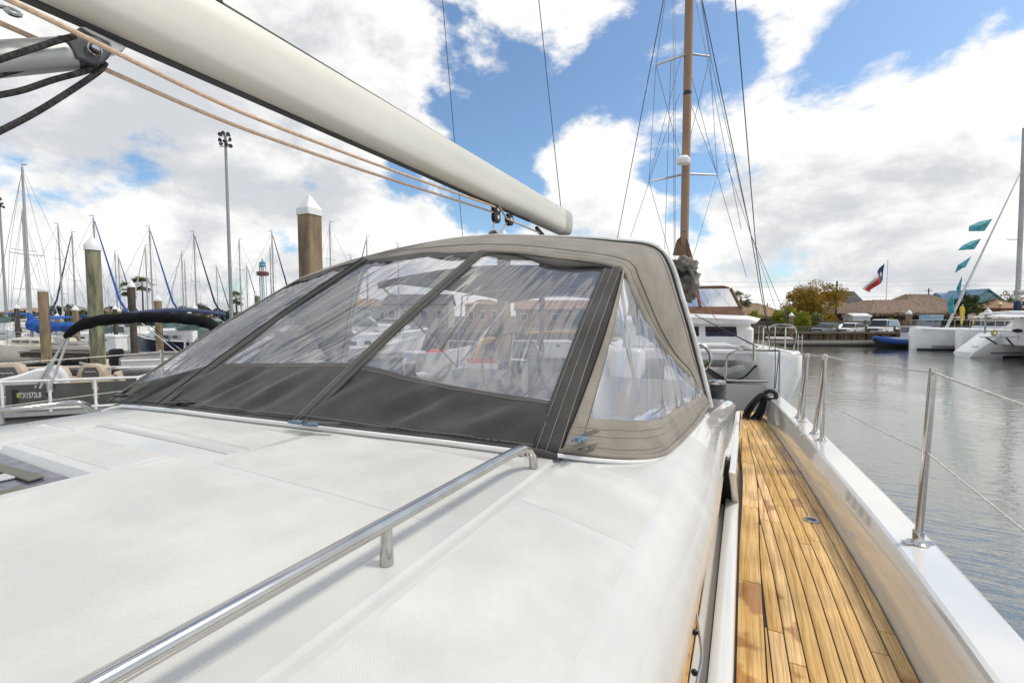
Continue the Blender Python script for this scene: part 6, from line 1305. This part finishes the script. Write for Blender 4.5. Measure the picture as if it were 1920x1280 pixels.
# utility poles and wires
def upole(px, topy, d, label):
    p = G(px, d, GZ); zt = ZA(topy, d); t = thing('utility_pole', label, 'utility pole', p, 0, 'utility poles'); MB().tube([p, Vector((p.x, p.y, zt))], [.16, .11], 8).build('pole', trunkm, t); MB().tube([Vector((p.x, p.y, zt - .6)) - RGT * .8 - FWD * .3, Vector((p.x, p.y, zt - .6)) + RGT * .8 + FWD * .3], .06, 5).build('cross_arm', trunkm, t)
    for s in (-.7, 0, .7): MB().lathe([(.05, 0), (.07, .08), (.04, .2)], Vector((p.x, p.y, zt - .55)) + RGT * s, 7).build('insulator', dark, t)
    return Vector((p.x, p.y, zt))
u1 = upole(1567, 527, 68, 'dark utility pole in front of the amber tree'); u2 = upole(1739, 540, 100, 'utility pole above the thatched huts'); u3 = upole(1808, 532, 100, 'utility pole behind the sloping forestay'); u4 = upole(1438, 568, 110, 'distant utility pole right of the catamaran cabin')
wi = 0
for a, b, lab in (((1290, 527, 100), (2000, 524, 100), 'upper'), ((1290, 536, 100), (2000, 532, 100), 'middle'), ((1400, 562, 100), (2000, 545, 100), 'lower')):
    P = [atd(lerp(a[0], b[0], k / 30), lerp(a[1], b[1], k / 30) + 3 * math.sin(k * math.pi / 10) ** 2, 100) for k in range(31)]; o_ = MB().tube(P, .022, 4).build('power_line', wiref); tag(o_, lab + ' of the thin overhead lines crossing the sky at right', 'power line', 'overhead lines')
# tall capped pilings on the right
piling(1484, 585, 6.5, 's', 'slim grey piling with white cap behind the catamaran pulpit', d=41.5, rot=5); piling(1704, 580, 7.5, 's', 'slim grey piling with white cap left of the shed', d=40.5, rot=5); piling(1852, 577, 9, 's', 'weathered piling with white peaked cap at the right marina', d=40, rot=10)
# ================================================================ blue inflatable and catamarans on the right
ib = thing('inflatable_boat', 'blue inflatable boat with grey console moored left of the catamarans', 'inflatable boat', G(1690, 38, 0)); ip = G(1690, 38, 0)
bl2 = mat('blue_hypalon', (.012, .07, .30), .5)
for s in (-1, 1): MB().tube(curve([ip + RGT * x + FWD * (y * s) + Vector((0, 0, z)) for x, y, z in ((2.4, .85, .5), (0, .85, .52), (-1.4, .7, .6), (-2.0, .1, .72))], 20), [.27] * 17 + [.25, .22, .16], 10).build('tube', bl2, ib)
hull_mb(4.4, 1.6, .4).xf(Matrix.Translation(ip) @ Matrix.Rotation(YAW + math.pi, 4, 'Z')).build('hull', black, ib)
MB().box(ip + RGT * .6 + Vector((0, 0, .95)), (.6, .8, .7), YAW).build('console', gelf, ib, bev=.06); MB().box(ip + RGT * .3 + Vector((0, 0, 1.45)), (.05, .8, .4), YAW, M=Matrix.Rotation(YAW, 3, 'Z') @ Matrix.Rotation(R(30), 3, 'Y')).build('windscreen', glassd, ib)
MB().box(ip + RGT * 1.2 + Vector((0, 0, 1.7)), (1.6, 1.3, .06), YAW).build('roof', gelf, ib, bev=.02)
for x, y in ((.5, -.55), (1.9, -.55), (.5, .55), (1.9, .55)): MB().tube([ip + RGT * x + FWD * y + Vector((0, 0, .6)), ip + RGT * x + FWD * y + Vector((0, 0, 1.7))], .025, 5).build('roof_post', steel, ib)
MB().box(ip + RGT * 2.0 + Vector((0, -.0, .18)) - FWD * 1.05, (3.4, .12, .2), YAW).build('fender_board', whitep, ib, bev=.02)
def cat_far(px, d, L, beam, rz, label, bowpx=None, top=True, mast=None, sc=1.):
    p = G(px, d, 0); M = Matrix.Translation(p) @ Matrix.Rotation(YAW + rz, 4, 'Z'); t = thing('catamaran', label, 'catamaran', p, 0, 'catamarans moored on the right'); K = lambda x, y, z: M @ Vector((x, y, z))
    for s in (-1, 1):
        rs = []
        for x, w, zt, zb in ((0, .22, 1.55, -.3), (.12, .36, 1.72, -.3), (1.2, .6, 1.72, -.3), (L * .5, .72, 1.66, -.3), (L - 1.6, .72, 1.5, -.3), (L - .9, .7, .95, -.2), (L, .62, .32, -.1)):
            rs.append([K(x, s * beam / 2 - w, zt - .05), K(x, s * beam / 2 - w, zt * .5), K(x, s * beam / 2 - w * .7, 0), K(x, s * beam / 2 - w * .5, zb), K(x, s * beam / 2 + w * .5, zb), K(x, s * beam / 2 + w * .7, 0), K(x, s * beam / 2 + w, zt * .5), K(x, s * beam / 2 + w, zt - .05), K(x, s * beam / 2 + w * .8, zt), K(x, s * beam / 2 - w * .8, zt)])
        h = MB().rings(rs).build('hull', gelf, t, ang=45); MB().box(K(L * .42, s * beam / 2, .02), (L * .8, 1.2, .22), YAW + rz).build('boot_stripe', black, h, smooth=False); MB().box(K(L * .5, s * beam / 2, .30), (L * .8, 1.37, .06), YAW + rz).build('hull_stripe', mat('dark_stripe', (.05, .06, .07), .5), h, smooth=False)
    MB().box(K(L * .58, 0, 1.2), (L * .55, beam - 1, .8), YAW + rz).build('bridge_deck', gelf, t, bev=.1); MB().tube([K(.6, -beam / 2, 1.6), K(.6, beam / 2, 1.6)], .1, 8).build('crossbeam', gelf, t)
    c = MB().rings([[K(x, -w, 1.6), K(x, -w + .1, z), K(x, w - .1, z), K(x, w, 1.6)] for x, w, z in ((L * .3, beam * .3, 1.65), (L * .38, beam * .36, 2.35), (L * .78, beam * .37, 2.45), (L * .8, beam * .37, 1.7))]).build('cabin', gelf, t, smooth=False)
    for s in (-1, 1): MB().box(K(L * .57, s * (beam * .36 + .01), 2.1), (L * .36, .05, .38), YAW + rz).build('side_window', purple, c, smooth=False)
    MB().box(K(L * .335, 0, 2.05), (.06, beam * .6, .38), M=Matrix.Rotation(YAW + rz, 3, 'Z') @ Matrix.Rotation(R(35), 3, 'Y')).build('front_window', purple, c, smooth=False)
    if top:
        rs = []
        for x, w, z in ((L * .33, beam * .28, 2.52), (L * .36, beam * .40, 2.56), (L * .6, beam * .43, 2.72), (L * .95, beam * .42, 2.78), (L * .97, beam * .38, 2.74)): rs.append([K(x, -w, z - .06), K(x, -w * .96, z), K(x, 0, z + .12), K(x, w * .96, z), K(x, w, z - .06), K(x, 0, z - .02)])
        MB().rings(rs).build('hard_top', gelf, t, ang=60)
        for s in (-1, 1): MB().tube([K(L * .93, s * beam * .38, 1.5), K(L * .93, s * beam * .38, 2.72)], .05, 6).build('top_post', alu, t)
    for s in (-1, 1):
        pl = [K(lerp(.3, L - 1.5, k / 6), s * (beam / 2 + .45), 2.28) for k in range(7)]; r_ = MB().tube(pl, .012, 4).build('lifeline', ropew, t)
        for q_ in pl: MB().tube([q_, q_ - Vector((0, 0, .62))], .016, 4).build('stanchion', steel, r_)
    if mast: 
        b = K(L * .42, 0, 2.4); m = MB().tube([b, Vector((b.x, b.y, mast))], [.13, .11], 8).build('mast', alum, t)
    return K, t
# one lying bows to the left, one behind it, one showing its sterns at the right edge
K1, c1_ = cat_far(1752, 33.0, 11.5, 3.9, R(-3), 'large white catamaran with squared bows at left of the right-hand row', top=True)
K2, c2_ = cat_far(2233, 26.6, 11, 4.4, R(180), 'white catamaran showing its sloping stern steps at the right')
# mast at the right edge with spreader, forestay and teal pennants belong to the large catamaran
mq = atd(1907, 590, 36.5); mtp = atd(1922, 240, 36.5); mk = MB().tube([Vector((mq.x, mq.y, 2.2)), Vector((lerp(mq.x, mtp.x, 1), lerp(mq.y, mtp.y, 1), mtp.z))], .16, 10).build('mast', alum, c1_)
MB().tube([atd(1888, 449, 36.5), atd(1925, 449, 36.5)], .03, 5).build('spreader', alum, mk); MB().tube([atd(1905, 547, 36.4), atd(1930, 548, 36.4)], .2, 8).build('boom', alum, c1_); MB().sphere(atd(1908, 575, 36), .5, 10, 6, (.5, .5, 1.1)).build('sail_bag', navycv, c1_)
s0 = atd(1768, 628, 34.8); s1 = atd(1915, 320, 36.2); MB().tube([s0, lerp(s0, s1, .3), s1], [.10, .085, .03], 8).build('furled_forestay', mat('white_canvas', (.6, .6, .58), .8), c1_)
MB().tube([atd(1914, 322, 36), atd(1922, 300, 36)], .015, 4).build('halyard', wiref, c1_); MB().box(atd(1765, 617, 34.6), (.15, .15, .6), YAW).build('furler', dark, c1_, bev=.03)
MB().tube([atd(1756, 632, 34.5), atd(1768, 637, 34.5), atd(1784, 632, 34.5)], .02, 5).build('bridle', steel, c1_)
teal = mat('teal_nylon', (.03, .30, .34), .6, var=.2, vscale=3)
for i, (pts, lab) in enumerate(((((1861, 410), (1848, 433), (1814, 434), (1817, 424), (1838, 415)), 'topmost teal pennant on the sloping forestay'), (((1840, 447), (1829, 467), (1793, 470), (1805, 460), (1822, 452)), 'second teal pennant from the top on the sloping forestay'),
        (((1821, 481), (1812, 501), (1802, 503), (1790, 512), (1798, 497)), 'third teal pennant from the top, folding downwards'), (((1804, 517), (1803, 543), (1795, 552), (1793, 541)), 'fourth teal pennant, hanging narrow'), (((1788, 550), (1790, 570), (1787, 586), (1780, 588), (1777, 568)), 'lowest and widest teal pennant, hanging straight down'))):
    d = 35.4 - i * .12; c = Vector((0, 0, 0)); V = [atd(*p, d) for p in pts]
    for p in V: c += p / len(V)
    m = MB(); m.add([c - FWD * .12] + [p + FWD * (.1 * math.sin(k * 2.1)) for k, p in enumerate(V)], [[0, 1 + k, 1 + (k + 1) % len(V)] for k in range(len(V))]); o_ = m.build('pennant', teal, None, smooth=False, thick=.015); tag(o_, lab, 'pennant', 'teal pennants on the forestay')
# small things on the right marina
yf = thing('feather_flag', 'tall yellow feather flag behind the catamarans', 'flag', G(1804, 44.5, GZ)); p = G(1804, 44.5, GZ); ymt = flat('yellow_flag', (.75, .52, .0), .7)
MB().prism([p + RGT * x + Vector((0, 0, z)) for x, z in ((-.1, 1.4), (.12, 1.5), (.22, 2.2), (.28, 2.8), (.15, 3.15), (-.12, 3.25), (-.25, 3.0), (-.2, 2.4), (-.12, 1.9))], FWD * .05).build('banner', ymt, yf, smooth=False); MB().tube([p, p + Vector((0, 0, 3.4))], .03, 6).build('pole', whitep, yf)
yf2 = thing('feather_flag', 'small yellow feather flag near the pavilion', 'flag', G(1826, 46, GZ)); p = G(1826, 46, GZ); MB().prism([p + RGT * x + Vector((0, 0, z)) for x, z in ((-.08, .4), (.1, .45), (.2, 1.3), (.02, 1.9), (-.1, 1.5))], FWD * .05).build('banner', ymt, yf2, smooth=False); MB().tube([p, p + Vector((0, 0, 2.0))], .025, 6).build('pole', whitep, yf2)
rg = thing('life_ring', 'yellow coiled ring hanging on the catamaran stern rail', 'ring', atd(1866, 624, 27.2)); c = atd(1866, 624, 27.2)
for k in range(4): MB().tube([c + RGT * ((.11 + .018 * k) * math.cos(a)) + Vector((0, 0, (.11 + .018 * k) * math.sin(a))) + FWD * (.02 * k) for a in [2 * math.pi * q_ / 20 for q_ in range(20)]], .03, 6, True).build('coil', mat('yellow_hose', (.55, .42, .10), .6), rg)
sg = thing('dock_sign', 'white notice board with red top edge behind the catamarans', 'sign', G(1823, 38.5, 1.5)); c = atd(1823, 622, 38.5); MB().box(c, (.75, .08, .45), YAW).build('board', whitep, sg, smooth=False); MB().box(c + Vector((0, 0, .2)), (.76, .1, .08), YAW).build('red_edge', flat('red_band', (.55, .03, .03)), sg, smooth=False)
for s in (-.3, .3): MB().tube([c + RGT * s, c + RGT * s - Vector((0, 0, 1.3))], .03, 5).build('post', woodd, sg)
for x in (-.15, 0, .15): MB().box(c + RGT * x - FWD * .045 + Vector((0, 0, -.02)), (.1, .01, .04), YAW).build('print_mark', dark, sg, smooth=False)
lm_ = thing('dock_lamp', 'dock lamp post with pale yellow globe beside the blue house', 'lamp post', G(1874, 62, GZ)); p = G(1874, 62, 0); MB().tube([G(1874, 62, GZ), Vector((p.x, p.y, ZA(574, 62)))], .06, 8).build('post', dark, lm_); MB().lathe([(.12, 0), (.26, .15), (.28, .35), (.1, .5), (.02, .55)], (p.x, p.y, ZA(574, 62)), 12).build('globe', flat('lamp_globe', (.72, .60, .25), .4), lm_)
bb = thing('barbecue', 'black kettle barbecue on the catamaran stern rail', 'barbecue', atd(1908, 620, 27)); MB().sphere(atd(1908, 620, 27), .22, 12, 8, (1.1, .7, .55)).build('bowl', black, bb); MB().tube([atd(1908, 623, 27), atd(1908, 640, 27)], .02, 5).build('stem', steel, bb)
dv_ = MB().tube([atd(1848, 632, 27.3), atd(1870, 645, 26.8)], .05, 6).build('davit', dark, c2_); MB().tube([atd(1886, 632, 27.3), atd(1900, 648, 26.8)], .05, 6).build('davit', dark, c2_); MB().box(atd(1878, 632, 27.1), (2.6, .05, .06), YAW).build('stern_rail', steel, c2_)

# illegible boat name on the stern quarter
for k in range(6): MB().box(atd(1823 + k * 2.1, 649.5 + (k % 2) * .4, 27.55), (.05, .01, .07 if k == 0 else .045), YAW).build('name_lettering', dark, c2_, smooth=False)
